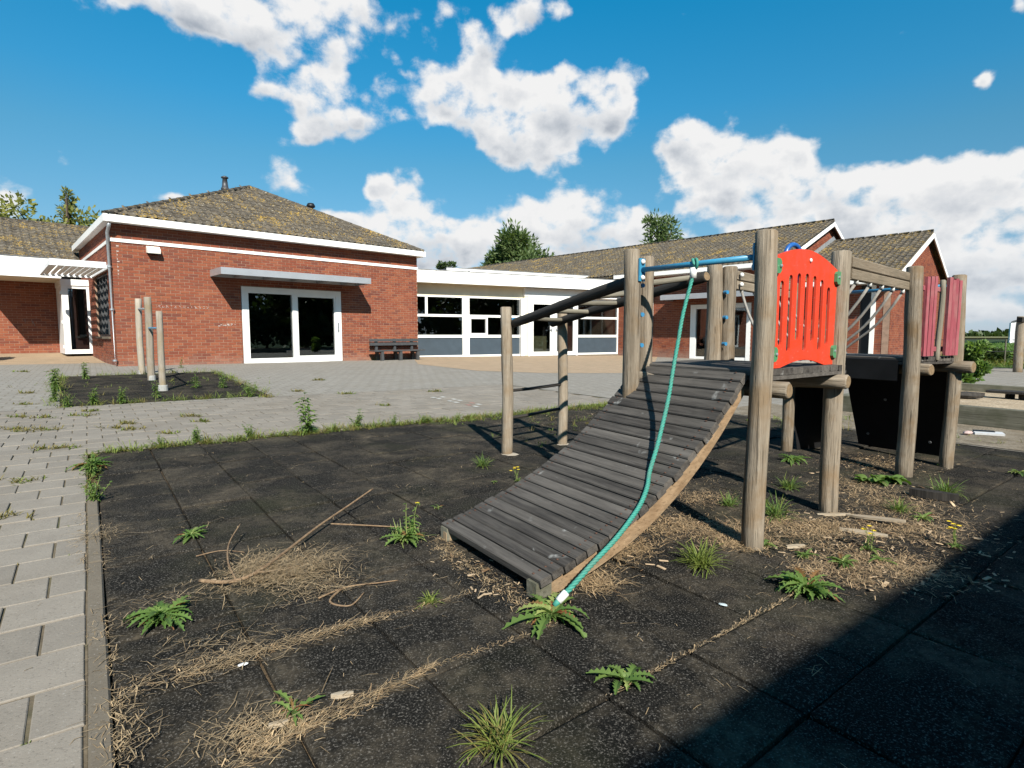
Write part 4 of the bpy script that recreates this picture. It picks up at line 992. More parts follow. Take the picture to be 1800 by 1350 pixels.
for i in range(NPL):
    s0 = s_of(arc[-1] * i / NPL + .0025); s1 = s_of(arc[-1] * (i + 1) / NPL - .0025); j0 = R.uniform(-.008, .008); j1 = R.uniform(-.008, .008)
    a, b, c, d = ramp_pt(s0, -.005 + j0), ramp_pt(s1, -.005 + j0), ramp_pt(s0, 1.005 + j1), ramp_pt(s1, 1.005 + j1)
    x = (c - a).normalized(); L = ((c + d) / 2 - (a + b) / 2).length; y = ((b - a) + (d - c)).normalized(); n = x.cross(y).normalized() * -1
    if n.z < 0: n = -n
    y = n.cross(x); w = min((b - a).length, (d - c).length); w0, w1 = (b - a).length, (d - c).length; t = .034; e = .005; mb = MB()
    lift = R.uniform(-.002, .002)
    def ring(xx, w):
        return [(xx, -w / 2, -t), (xx, w / 2, -t), (xx, w / 2, -e), (xx, w / 2 - e, 0), (xx, -w / 2 + e, 0), (xx, -w / 2, -e)]
    v = ring(0, w0) + ring(L * .5, (w0 + w1) / 2) + ring(L, w1)
    f = [tuple(range(6))[::-1], tuple(range(12, 18))] + [(k * 6 + q, k * 6 + (q + 1) % 6, (k + 1) * 6 + (q + 1) % 6, (k + 1) * 6 + q) for k in (0, 1) for q in range(6)]
    mb.add(v, f); m = Matrix.Translation((a + b) / 2 + n * lift) @ Matrix((x, y, n)).transposed().to_4x4()
    mb.build('ramp_plank', DECKWOOD, ramp_o, m)
# rusty screw heads near the plank ends
mb = MB()
for i in range(NPL):
    s = s_of(arc[-1] * (i + .5) / NPL)
    for t in (.05, .94):
        for ds in (-.012, .012): p = ramp_pt(max(0, min(1, s + ds)), t, .001); lathe(mb, [(.006, 0), (.004, .003)], 6, tuple(p))
o = mb.build('screw_heads', simple('rusty_steel', (.11, .05, .03), .8, .3, 60), ramp_o, kind='stuff')
# foot of the ramp: cross board and two short blocks
for t in (.035, .95):
    p = ramp_pt(.03, t); mb = MB(); m = Matrix.Translation((p.x, p.y, gz(p.x) + .01)) @ Matrix.Rotation(rad(37), 4, 'Z'); mb.box(-.04, .04, -.03, .03, -.03, .068, 0, m); mb.build('foot_block', TIMBER, ramp_o)

# red panel with seven slots
def slot_panel():
    from mathutils.geometry import tessellate_polygon
    Wd = .80; r_ = .0215; th = .0060
    outer = [(Wd * i / 20, 1.425 + .075 * math.sin(math.pi * i / 20)) for i in range(20, -1, -1)] + [(0, .885), (Wd * .14, .885)] + [(Wd * (.16 + .68 * i / 10), .885 + .035 * math.sin(math.pi * i / 10)) for i in range(11)] + [(Wd * .86, .885), (Wd, .885)]
    tops = [1.30, 1.335, 1.35, 1.355, 1.35, 1.335, 1.30]; bots = [1.015, .985, 1.04, .985, 1.035, .985, 1.015]; holes = []
    for i in range(7):
        x = Wd * (.14 + .72 * i / 6)
        holes.append([(x + r_ * math.cos(a), tops[i] + r_ * math.sin(a)) for a in [math.pi * k / 6 for k in range(7)]] + [(x + r_ * math.cos(a), bots[i] + r_ * math.sin(a)) for a in [math.pi + math.pi * k / 6 for k in range(7)]])
    loops = [outer] + [h[::-1] for h in holes]; flat = [p for l in loops for p in l]; n = len(flat)
    tris = tessellate_polygon([[Vector((p[0], p[1], 0)) for p in l] for l in loops])
    mb = MB(); fs = [tuple(t) for t in tris] + [tuple(i + n for i in t)[::-1] for t in tris]; k = 0
    for l in loops: fs += [(k + i, k + (i + 1) % len(l), n + k + (i + 1) % len(l), n + k + i) for i in range(len(l))]; k += len(l)
    mb.add([(p[0], p[1], th) for p in flat] + [(p[0], p[1], -th) for p in flat], fs); return mb.mesh('slotted_panel', RED)
x = eo; z = Vector((0, 0, 1)); y = z.cross(x)
m = Matrix.Translation((pF.x + eo.x * .053, pF.y + eo.y * .053, 0)) @ Matrix((x, z, -y)).transposed().to_4x4()
pan = inst('slotted_panel', slot_panel(), cf, m)
for u, zz, s_ in ((0, 1.385, 1), (0, .955, 1), (.80, 1.375, -1), (.80, .955, -1)):
    cu = [(0, -.036), (.05, -.036), (.066, -.022), (.066, .022), (.05, .036), (0, .036)]
    mb = MB(); mb.prism([(u + s_ * (a - .014), zz + b, .0085) for a, b in cu], (0, 0, .016)); cl = mb.build('panel_clip', GREEN, pan, m)
    mb = MB(); lathe(mb, [(.009, 0), (.008, .005), (.004, .007)], 10, (u + s_ * .03, zz, .0246)); mb.build('bolt', ZINC, cl, m)
mb = MB(); lathe(mb, [(.012, 0), (.010, .006), (.004, .009)], 12, (.42, 1.445, .0062)); mb.build('bolt', BOLT, pan, m, True)

# blue bar with its end plates
bA0, bA1 = Vector((pT.x + .055, pT.y - .045, 1.425)), Vector((pF.x - .035, pF.y + .035, 1.425))
mb = MB(); mb.tube([bA0, bA1], .0145, 14); bar = mb.build('climbing_bar', BLUE, cf, smooth=True)
bd = (bA1 - bA0).normalized()
for p, s_ in ((bA0, 1), (bA1, -1)):
    mb = MB(); n = Vector((-bd.y, bd.x, 0)); q = Matrix.Translation(p - bd * s_ * .008) @ Matrix((bd, n, Vector((0, 0, 1)))).transposed().to_4x4(); mb.box(-.004, .004, -.026, .026, -.065, .065, 0, q); mb.build('end_plate', BLUE, bar)
    for dz_ in (-.045, .045): mb = MB(); q2 = q @ Matrix.Translation((.004 * s_, 0, dz_)) @ Matrix.Rotation(rad(90 * s_), 4, 'Y'); lathe(mb, [(.016, 0), (.015, .008), (.008, .015), (.002, .017)], 12); mb.build('bolt_cap', BOLT, bar, q2, True)

# inclined ladder with black side poles and grey rungs
l1a, l1b = Vector((.015, 4.83, 1.16)), Vector((.72, 3.36, 1.365)); l2a, l2b = Vector((.415, 5.27, 1.165)), Vector((1.33, 3.86, 1.455))
l1a -= (l1b - l1a) * .03; l2a -= (l2b - l2a) * .04
log('ladder_pole', l1a, l1b, .036, .037, [DARKLOG, DARKLOG], cf, 21); log('ladder_pole', l2a, l2b, .036, .038, [DARKLOG, ENDGRAIN], cf, 22)
for i, f in enumerate((.10, .30, .50, .70, .92)):
    a, b = l1a.lerp(l1b, f), l2a.lerp(l2b, f); d = (b - a).normalized(); log('rung', a - d * .0 + Vector((0, 0, .012)), b + d * .05 + Vector((0, 0, .012)), .020, .020, [RUNGWOOD, ENDGRAIN], cf, 30 + i, 10)
for zz in (.57, .335): log('rung', (pL1.x, pL1.y, zz), (pL2.x, pL2.y, zz + .01), .014, .014, [DARKLOG, ENDGRAIN], cf, int(zz * 100), 10)
mb = MB(); mb.tube([(pL1.x + .05, pL1.y - .02, 1.18), (pL1.x + .075, pL1.y - .03, 1.185)], .016, 10); mb.build('bolt_cap', BLUECAP, cf)
for p in (Vector((.758, 3.35, 0)), pR + Vector((.055, -.035, 0))):
    for zz in (.99, 1.17, 1.34):
        mb = MB(); mb.tube([(p.x, p.y, zz), (p.x + .012, p.y - .028, zz)], .013, 10); mb.build('bolt_cap', BLUECAP, cf)

# rope bridge: double boards on both sides, hanging ropes and a foot log
def side_boards(a, b, zt):
    for k in (0, 1):
        z0 = zt - .034 - k * .068; beam('side_board', (a.x, a.y, z0), (b.x, b.y, z0 + .01), .032, .064, BOARD, cf)
nA, nB = pP2 + Vector((.055, .0, 0)), pP3 + Vector((-.05, .01, 0)); side_boards(nA, nB, 1.505)
fA, fB = pR + Vector((.16, .06, 0)), pBL + Vector((-.03, -.03, 0)); side_boards(fA, fB, 1.50)
for dz_ in (1.468, 1.402):
    p = fA.lerp(fB, .02); mb = MB(); m = Matrix.Translation((p.x + .02, p.y - .0, dz_)) @ Matrix.Rotation(rad(45), 4, 'Z') @ Matrix.Rotation(rad(90), 4, 'X'); lathe(mb, [(.017, .012), (.016, .024), (.008, .032)], 12); mb.build('bolt_cap', BOLT, cf, m, True)
cA, cB = (pP2 + pR) / 2, (pP3 + pBL) / 2
def foot(f): p = cA.lerp(cB, f); p.z = .90 - .05 * math.sin(math.pi * f); return p
mb = MB(); mb.tube([foot(i / 12) for i in range(13)], .017, 10); mb.build('foot_rope', GREYROPE, cf, smooth=True)
for side, (a, b) in enumerate(((nA, nB), (fA, fB))):
    for i in range(5):
        f = .10 + .20 * i; p = a.lerp(b, f); q = foot(min(1, max(0, f - .04))); pts = []
        for k in range(9):
            u = k / 8; w = Vector((p.x, p.y, 1.365)).lerp(q, u); w.z -= .10 * math.sin(math.pi * u) ** 1.0 * (1 - u) - .0; pts.append(w)
        mb = MB(); mb.tube(pts, .0095, 8); r_ = mb.build('net_rope', GREYROPE, cf, smooth=True)
        mb = MB(); mb.tube([(p.x, p.y, 1.392), (p.x, p.y, 1.355)], .013, 8); mb.build('ferrule', BOLT, r_, smooth=True)
# second platform: faded red boards, blue bar, black sloping wall
pm = pP3.lerp(pP4, .56)
log('rail_post', (pm.x, pm.y - .02, ZD - .03), (pm.x, pm.y - .02, 1.475), .019, .019, [RUNGWOOD, ENDGRAIN], cf, 51, 10)
for f in (.155, .235, .315, .395, .66, .735, .81, .885):
    if f == .395: continue
    p = pP3.lerp(pP4, f) + Vector((.015, -.03, 0)); m = Matrix.Translation((p.x, p.y, ZD + .01)) @ Matrix.Rotation(math.atan2(e2_.y, e2_.x) + R.uniform(-.06, .06), 4, 'Z'); mb = MB()
    h = .60 + R.uniform(-.012, .012); mb.prism([(-.021, -.012, 0), (.021, -.012, 0), (.021, .010, 0), (-.021, .010, 0)], (R.uniform(-.004, .004), 0, h)); mb.build('red_board', PINK, cf, m)
for zz in (.94, 1.40): a, b = pP3 + Vector((.05, .0, zz)), pP4 + Vector((-.04, .0, zz)); beam('board_rail', (a.x, a.y, zz), (b.x, b.y, zz), .022, .04, PINK, cf)
mb = MB(); mb.tube([(pP4.x, pP4.y, 1.45), (pBR.x, pBR.y, 1.45)], .014, 12); mb.build('climbing_bar', BLUE, cf, smooth=True)
mb = MB(); mb.tube([(pBL.x - .12, pBL.y - .10, 1.66)] + [(pBL.x - .02 + .10 * math.cos(math.pi - math.pi * i / 12) , pBL.y - .02 + .06 * math.cos(math.pi - math.pi * i / 12), 1.74 + .115 * math.sin(math.pi * i / 12)) for i in range(13)] + [(pBL.x + .08, pBL.y + .04, 1.46)], .021, 12); mb.build('hoop_handle', ROYAL, cf, smooth=True)
mb = MB(); wa, wb, wc, wd = Vector((3.19, 5.42, ZD - .02)), Vector((3.60, 4.60, ZD - .02)), Vector((3.86, 4.93, gz(3.8))), Vector((3.46, 5.52, gz(3.5)))
mb.add([tuple(p) for p in (wa, wb, wc, wd)] + [tuple(p + Vector((.035, .012, .0))) for p in (wa, wb, wc, wd)], [(0, 1, 2, 3), (4, 7, 6, 5), (0, 4, 5, 1), (1, 5, 6, 2), (2, 6, 7, 3), (3, 7, 4, 0)]); cw = mb.build('climbing_wall', PHENOL, cf)
for fa, fb in ((.15, .12), (.85, .12), (.15, .85), (.85, .85), (.4, .45), (.6, .6)):
    p = wa.lerp(wb, fa).lerp(wd.lerp(wc, fa), fb); mb = MB(); q = Matrix.Translation(p + Vector((-.002, -.001, 0))) @ (wc - wb).cross(wa - wb).to_track_quat('Z', 'Y').to_matrix().to_4x4(); lathe(mb, [(.013, -.006), (.011, .006), (.005, .009)], 10); mb.build('bolt', ZINC, cw, q)
beam('wall_edge', (wb.x + .05, wb.y + .0, ZD - .04), (wc.x + .04, wc.y + .0, gz(3.8) + .02), .03, .05, BOARD, cw)
mb = MB(); a, b, c, d = pBL + Vector((-.0, .03, 0)), pBR + Vector((.05, .05, 0)), 0, 0
mb.prism([(a.x, a.y, ZD - .06), (b.x, b.y, ZD - .06), (b.x + .03, b.y, gz(b.x) + .0), (a.x + .12, a.y, gz(a.x) + .0)], (.012, .03, 0)); mb.build('back_board', PHENOL, cf)
a, b = pP3 + Vector((-.055, .05, 0)), pBL + Vector((-.05, -.05, 0)); beam('added_dark_strip', (a.x, a.y, ZD - .10), (b.x, b.y, ZD - .10), .02, .17, PHENOL, cf)  # added black strip, keeps the sunlit bearer dark under the deck's edge

# turquoise rope hanging from the bar and lying on the ramp: a thing of its own
rp = empty('climbing_rope', bA0.lerp(bA1, .49), 'turquoise rope hanging from the blue bar down over the ramp', 'rope')
top = bA0.lerp(bA1, .49)
def ramp_at(px, py, dz):
    """where the line of sight through a photograph pixel meets the ramp"""
    best = None
    for i in range(121):
        for j in range(61):
            p = ramp_pt(i / 120, j / 60, dz); fw = p.y * math.cos(PITCH) - (p.z - CH) * math.sin(PITCH); up = p.y * math.sin(PITCH) + (p.z - CH) * math.cos(PITCH)
            e = (900 + F * p.x / fw - px) ** 2 + (675 - F * up / fw - py) ** 2
            if best is None or e < best[0]: best = (e, p)
    return best[1]
def ray_at(px, py, y):
    x = (px - 900) / F; yy = -(py - 675) / F; d = Vector((x, math.cos(PITCH) + yy * math.sin(PITCH), -math.sin(PITCH) + yy * math.cos(PITCH))); return Vector((0, 0, CH)) + d * (y / d.y)
touch = ramp_at(1143, 826, .014); pts = [top + Vector((0, -.012, -.055))]
for px, py, f in ((1201, 550, .12), (1192, 600, .22), (1183, 650, .34), (1175, 700, .48), (1165, 745, .64), (1155, 785, .82)): pts.append(ray_at(px, py, top.y + (touch.y - top.y) * f))
pts.append(touch)
for q in ((1136, 856), (1126, 884)): pts.append(ramp_at(*q, .014))
y0 = pts[-1].y
for px, py, f in ((1106, 917, .28), (1080, 950, .55), (1044, 988, .78), (1018, 1017, .92), (994, 1043, 1.0)): pts.append(ray_at(px, py, y0 + (2.035 - y0) * f))
def smooth(pts, n=6):
    out = []
    for i in range(len(pts) - 1):
        p0, p1, p2, p3 = pts[max(i - 1, 0)], pts[i], pts[i + 1], pts[min(i + 2, len(pts) - 1)]
        for k in range(n):
            t = k / n; out.append(.5 * ((2 * p1) + (p2 - p0) * t + (2 * p0 - 5 * p1 + 4 * p2 - p3) * t * t + (3 * p1 - p0 - 3 * p2 + p3) * t ** 3))
    return out + [pts[-1]]
cl = smooth(pts, 14); dense = smooth(cl, 2); mb = MB()
# three strands laid round each other
L = [0.0]
for a, b in zip(dense, dense[1:]): L.append(L[-1] + (b - a).length)
for sidx in range(3):
    line = []
    for i, p in enumerate(dense):
        d = (dense[min(i + 1, len(dense) - 1)] - dense[max(i - 1, 0)]).normalized(); a = d.cross(Vector((.3, 1, .2))).normalized(); b = d.cross(a); ph = L[i] * 2 * math.pi / .055 + sidx * 2.094
        line.append(p + a * math.cos(ph) * .0047 + b * math.sin(ph) * .0047)
    mb.tube(line, .0064, 7)
mb.build('rope_strands', ROPE, rp, smooth=True)
mb = MB(); mb.tube([top + Vector((0, -.012, -.02)), top + Vector((0, -.012, -.075))], .018, 12); mb.build('ferrule', BOLT, rp, smooth=True)
mb = MB(); mb.tube([top + Vector((.0, .024 * math.cos(a), .024 * math.sin(a))) + bd * .006 * math.sin(a * 2) for a in [2 * math.pi * i / 14 for i in range(15)]], .0085, 8); mb.tube([top + bd * .018 + Vector((.0, .025 * math.cos(a), .025 * math.sin(a))) for a in [2 * math.pi * i / 14 for i in range(15)]], .0075, 8); mb.build('loop', ROPE, rp, smooth=True)
e_ = cl[-1]; d = (cl[-1] - cl[-4]).normalized()
mb = MB(); mb.tube([e_ - d * .005, e_ + d * .04], .0145, 12); mb.build('ferrule', BOLT, rp, smooth=True)
mb = MB(); mb.tube([e_ + d * .035, e_ + d * .062], [.012, .010], 10); mb.build('rope_tip', ROPE, rp, smooth=True)


# ================================================================== SMALL THINGS OF THE YARD
# three stakes of a vanished tree
ts = [(A(1.0, -3.55), 1.62), (A(1.55, -5.15), 1.80), (A(2.25, -6.55), 1.50)]
ts = [(spot(249, 655), 1.9), (spot(266, 668), 1.9), (spot(286, 688), 1.9)]
ts = [(spot(250, 659), spot(250, 659)), (spot(267, 670), 0), (spot(287, 689), 0)]
def top_z(p, py):
    t = -(py - 675) / F; return CH + (t * p.y * math.cos(PITCH) - p.y * math.sin(PITCH)) / (math.cos(PITCH) + t * math.sin(PITCH))
sk = empty('tree_stakes', spot(267, 670), 'three bleached timber stakes in the black mat, tied with metal straps', 'tree stakes')
tops = []
for (p, _), py, r_ in zip(ts, (525, 522, 547), (.075, .07, .055)):
    z = top_z(p, py); tops.append((p, z)); log('stake', p + Vector((0, 0, -.05)), (p.x, p.y, z), r_, r_ * .93, [STAKE, ENDGRAIN], sk, py)
for (i, j, py) in ((0, 1, 543), (1, 2, 577)):
    a, b = tops[i][0].copy(), tops[j][0].copy(); a.z = top_z(a, py); b.z = top_z(b, py); mb = MB(); mb.tube([a, b], .022, 8); mb.build('strap', BLUE if i else ZINC, sk)
for p, z in tops: mb = MB(); lathe(mb, [(.078, .0), (.076, .03), (.074, .11), (.070, .12)], 14, (p.x, p.y, p.z)); mb.build('concrete_stain', simple('lime_stain', (.42, .42, .40), .9, .15, 18), sk)

# bench against the wall
be = empty('park_bench', A(9.0, -.45, gz(A(9, -.4).x)), 'charcoal plastic bench standing against the brick wall right of sliding door', 'bench', rotz=math.atan2(U.y, U.x))
g0 = gz(A(9, -.4).x) + .016
def bx(nm, *a): mb = MB(); x0, x1, y0, y1, z0, z1 = a; mb.box(x0, x1, y0, y1, g0 + z0, g0 + z1); return mb.build(nm, BENCH, be, MA)
bx('back_plank', 7.92, 10.10, -.20, -.15, .73, .83); bx('back_plank', 7.92, 10.10, -.20, -.15, .58, .69)
for y in (-.62, -.47, -.32): bx('seat_plank', 7.88, 10.14, y, y + .135, .36, .405)
for x in (8.18, 8.99, 9.78):
    bx('back_post', x, x + .10, -.148, -.07, .405, .84); bx('front_leg', x + .0, x + .11, -.60, -.49, 0, .30); bx('rear_leg', x, x + .11, -.22, -.11, 0, .30); bx('cross_rail', x, x + .11, -.60, -.11, .302, .357)

# sand pit edging and low seat
sp_ = empty('sandpit_border', grid(8.6, 1), 'weathered grey sleeper edging around the pale sand pit', 'sandpit border')
def sleeper(a0, b0, a1, b1, h=.25, w=.13):
    p, q = grid(a0, b0), grid(a1, b1); beam('sleeper', (p.x, p.y, p.z + h / 2), (q.x, q.y, q.z + h / 2), w, h, TIMBER, sp_)
sleeper(8.62, 3.62, 8.62, .9); sleeper(8.62, .89, 8.62, -3.9); sleeper(8.70, 3.56, 11.2, 3.56); sleeper(11.21, 3.56, 13.9, 3.56); sleeper(13.96, 3.5, 13.96, -3.9, .20)
p = Vector((8.9, 10.0, gz(8.9)))
st = empty('low_bench', p, 'low dark wooden seat on two posts standing in the sand pit', 'bench')
a, b = ray_at(1738, 687, 9.9), ray_at(1850, 694, 9.2)
beam('seat_plank', a, b, .30, .045, DARKLOG, st)
for px in (1776, 1800): q = ray_at(px, 690, 9.75 if px < 1790 else 9.5); mb = MB(); mb.box(q.x - .045, q.x + .045, q.y - .05, q.y + .05, gz(q.x), q.z - .03); mb.build('leg', DARKLOG, st)
# stray litter and stones near the sandpit
def lump(name, p, sx, sy, sz, mat, rot, label, cat, group=None, seed=0):
    rr = random.Random(seed); mb = MB(); n, m_ = 8, 4; v = []
    for i in range(m_ + 1):
        th = math.pi * i / m_
        for k in range(n): a = 2 * math.pi * k / n; q = 1 + rr.uniform(-.18, .18); v.append((sx * math.sin(th) * math.cos(a) * q, sy * math.sin(th) * math.sin(a) * q, sz * (1 + math.cos(th)) * .5))
    f = [(i * n + k, (i + 1) * n + k, (i + 1) * n + (k + 1) % n, i * n + (k + 1) % n) for i in range(m_) for k in range(n)]
    mb.add(v, f); o = mb.build(name, mat, None, Matrix.Translation(p) @ Matrix.Rotation(rot, 4, 'Z')); return tag(o, label, cat, group)
q = spot(1737, 768); mb = MB(); m = Matrix.Translation(q + Vector((0, 0, .03))) @ Matrix.Rotation(rad(-25), 4, 'Z') @ Matrix.Rotation(rad(6), 4, 'X')
mb.box(-.13, .13, -.05, .05, 0, .022, 0, m); lt = mb.build('litter_packet', simple('white_wrapper', (.66, .68, .70), .5, .1, 30), None); tag(lt, 'crumpled black and white packet lying before the sleeper edging', 'litter')
mb = MB(); mb.box(-.128, .06, .01, .055, .0225, .03, 0, m); mb.build('black_stripe', BLACK, lt)
q = spot(1700, 768); lump('litter_ball', q + Vector((0, 0, .02)), .06, .04, .05, simple('pink_paper', (.60, .45, .42), .7, .2, 30), .4, 'pale pinkish crumpled paper left of the black and white packet', 'litter', seed=4)
q = spot(1696, 706); lump('driftwood', q + Vector((0, 0, .05)), .34, .11, .13, DARKLOG, -.3, 'dark chunk of wood lying on the pale sand', 'wood chunk', seed=5)
# brick terrace white plastic bits etc. on the rubber
lump('plastic_shard', spot(1271, 1070) + Vector((0, 0, .014)), .018, .011, .006, simple('pale_plastic', (.62, .72, .74), .4, .1, 50), -.4, 'pale bluish plastic shard lying on the rubber tiles right of ramp', 'litter', seed=8)
lump('white_tag', spot(428, 1176) + Vector((0, 0, .014)), .016, .010, .004, BOLT, .7, 'small white tag lying on the rubber left of the reddish weed', 'litter', seed=9)
def splinter(px, py, L, w, az, mat, label, cat, group=None, tilt=0.0, t=.012):
    rr = random.Random(px); p = spot(px, py); mb = MB(); n = 6; up = []; dn = []
    for i in range(n + 1):
        x = L * (i / n - .5); ww = w * (.35 + .65 * math.sin(math.pi * min(1, max(0.02, i / n * .9 + .06)))) * rr.uniform(.75, 1.1); up.append((x, ww / 2, 0)); dn.append((x, -ww / 2, 0))
    mb.prism(up + dn[::-1], (0, 0, t)); o = mb.build('wood_splinter', mat, None, Matrix.Translation(p + Vector((0, 0, .014 + abs(tilt) * L / 2))) @ Matrix.Rotation(rad(90 - az), 4, 'Z') @ Matrix.Rotation(tilt, 4, 'Y')); return tag(o, label, cat, group)
splinter(1538, 922, .29, .05, -42, DRYWOOD, 'large bleached splinter propped on the chips, right one of the crossed pair', 'wood splinter', 'large splinters by the posts', .12)
splinter(1517, 942, .22, .05, -60, DRYWOOD, 'broad flat bleached splinter under the propped one', 'wood splinter', 'large splinters by the posts')
splinter(1465, 910, .20, .03, 88, DRYWOOD, 'bleached splinter at the foot of the post under the red panel', 'wood splinter', 'large splinters by the posts')
splinter(1398, 967, .10, .028, 80, DRYWOOD, 'short pale splinter just right of the tall front post base', 'wood splinter', 'large splinters by the posts')
splinter(602, 1233, .062, .017, 78, DRYWOOD, 'small pale wood chip right of the reddish weed', 'wood chip')
splinter(490, 1285, .048, .012, 70, DRYWOOD, 'pale stick chip just below the reddish weed', 'wood chip')
splinter(1640, 880, .26, .07, -52, DARKLOG, 'dark rotten piece of wood lying right of the broad leaved clump', 'wood chunk', None, 0, .05)
# fallen branches over the straw heap
def branch(name, pts, r0, r1, label, side=()):
    o = empty(name, spot(*pts[0][:2]), label, 'branch'); P = [spot(x, y) + Vector((0, 0, z)) for x, y, z in pts]; P = smooth(P, 6); mb = MB()
    mb.tube(P, [r0 + (r1 - r0) * i / (len(P) - 1) for i in range(len(P))], 8); mb.build('stem', TWIG, o, smooth=True)
    for s_ in side: Q = smooth([spot(x, y) + Vector((0, 0, z)) for x, y, z in s_], 6); mb = MB(); mb.tube(Q, [.005 - .0025 * i / len(Q) for i in range(len(Q))], 6); mb.build('twig', TWIG, o, smooth=True)
    return o
branch('fallen_branch', [(352, 1033, .03), (405, 1037, .035), (450, 1025, .045), (500, 990, .05), (560, 945, .06), (610, 912, .07), (656, 890, .11)], .0085, .0045, 'long curved dry branch lying across the straw heap', [[(450, 1025, .045), (500, 1012, .03), (535, 1003, .03)], [(415, 1030, .03), (402, 1008, .05), (404, 980, .07), (424, 955, .10)]])
branch('fallen_twig', [(580, 925, .014), (640, 929, .018), (735, 933, .015)], .005, .003, 'straight dry twig pointing at the tall flowering weed')
branch('fallen_twig', [(560, 1060, .02), (610, 1040, .02), (670, 1032, .02), (700, 1026, .015)], .004, .002, 'thin dry twig at the right edge of the straw heap', [[(600, 1043, .02), (580, 1064, .015), (615, 1070, .012), (640, 1050, .02)]])
# square timber post with crossbar at the far edge of the yard
q = spot(1788, 655); gp = empty('timber_post', q, 'tall timber post with dark crossbar at the far right edge of the schoolyard', 'post')
log('upright', q, (q.x, q.y, top_z(q, 556)), .13, .12, None, gp, 77); zc = top_z(q, 562); beam('crossbar', (q.x - .15, q.y - .1, zc), (q.x + 2.6, q.y + .5, zc), .16, .16, DARKLOG, gp)
q2 = Vector((q.x + 2.5, q.y + .48, gz(20))); log('upright', q2, (q2.x, q2.y, zc), .13, .12, None, gp, 78)
# faded hopscotch painted on the paving
hop = MB(); wpaint = simple('faded_white_paint', (.56, .55, .51), .9, .25, 12)
o, ex, ey = spot(772, 699), (spot(858, 717) - spot(772, 699)), None
ex = ex / 8; ey = Vector((ex.y, -ex.x, 0)) * .9
for i in range(8):
    for k in range(2):
        if (i * 2 + k) % 3 == 2: continue
        c = o + ex * i + ey * (k - .5); c.z = gz(c.x) + .0205 if i >= 0 else 0
        mb = hop; mb.quad(*[tuple(c + ex * a + ey * b + Vector((0, 0, 0))) for a, b in ((.08, .15), (.75, .15), (.75, .55), (.08, .55))], (i + k) % 2 if i > 4 else 0)
struct('painted_marking', hop, [wpaint, simple('faded_red_paint', (.42, .22, .18), .9, .25, 12)])


# ================================================================== PLANTS
def leaf(mb, base, az, length, width, elev, droop, lobes=0, mi=0, seg=8, cup=.25):
    rr = R; p = Vector(base); h = Vector((math.sin(az), math.cos(az), 0)); side = Vector((h.y, -h.x, 0)); e = elev; rows = []
    for i in range(seg + 1):
        s = i / seg; w = width * (math.sin(math.pi * min(1, s * .88 + .08)) ** .8)
        if lobes: w *= (1.0 if i % 2 else .40) * (1 + rr.uniform(-.15, .15))
        up = Vector((0, 0, 1)) * math.cos(e) - h * math.sin(e)
        rows.append((p - side * w / 2 + up * w * cup, p.copy(), p + side * w / 2 + up * w * cup))
        e -= droop / seg; p = p + (h * math.cos(e) + Vector((0, 0, 1)) * math.sin(e)) * (length / seg)
    v = [tuple(q) for r_ in rows for q in r_]; f = []
    for i in range(seg): f += [(i * 3, i * 3 + 1, i * 3 + 4, i * 3 + 3), (i * 3 + 1, i * 3 + 2, i * 3 + 5, i * 3 + 4)]
    mb.add(v, f, mi)
def rosette(mb, p, r_, n, width=.28, lobes=1, mi=0, flat=.25, seg=9, deadok=False):
    a0 = R.uniform(0, 6)
    for i in range(n):
        q = i / n; az = a0 + i * 2.399 + R.gauss(0, .25); L = r_ * R.uniform(.35, 1.15) * (1 - .25 * q)
        el = R.uniform(.15, .5) + q * .7 + flat; leaf(mb, p + Vector((R.gauss(0, .006), R.gauss(0, .006), .004)), az, L, L * width * R.uniform(.7, 1.25), el, el * R.uniform(.8, 1.9) + .2, lobes, mi if R.random() > .18 else R.choice((1, 1, 3) if mi == 0 and deadok else (1,)), seg)
def tuft(mb, p, r_, h, n, mi=0, w=.004):
    for i in range(n):
        az = R.uniform(0, 6.28); L = h * R.uniform(.5, 1.15); el = R.uniform(.5, 1.45); b = p + Vector((R.gauss(0, r_ * .25), R.gauss(0, r_ * .25), -.002))
        leaf(mb, b, az, L, w * R.uniform(.7, 1.3), el, R.uniform(.3, 1.3), 0, mi if not isinstance(mi, tuple) else R.choice(mi), 4, .1)
def stemmed(mb, p, h, n, leafl, mi=0, smi=0, lean=.1, flowers=0, fmi=2, leafw=.22):
    for i in range(n):
        az = R.uniform(0, 6.28); H = h * R.uniform(.55, 1.05); ln = R.uniform(0, lean); pts = [p + Vector((R.gauss(0, .01), R.gauss(0, .01), 0))]; d = Vector((math.sin(az) * ln, math.cos(az) * ln, 1)).normalized()
        for k in range(6): pts.append(pts[-1] + d * H / 6); d = (d + Vector((R.gauss(0, .08), R.gauss(0, .08), 0))).normalized()
        mb.tube(pts, [.0035 - .0004 * k for k in range(7)], 5, smi, False)
        for k in range(1, 7):
            for _ in range(3): leaf(mb, pts[k], R.uniform(0, 6.28), leafl * R.uniform(.6, 1.1) * (1.15 - k / 9), leafl * leafw, R.uniform(.1, .9), R.uniform(.5, 1.3), 0, mi, 4)
        if flowers:
            for _ in range(flowers):
                c = pts[-1] + Vector((R.gauss(0, .012), R.gauss(0, .012), R.uniform(-.01, .02)))
                for a in range(7): leaf(mb, c, a * .9 + R.uniform(0, .3), .013, .008, .5, .4, 0, fmi, 2, .1)
KIND = {}
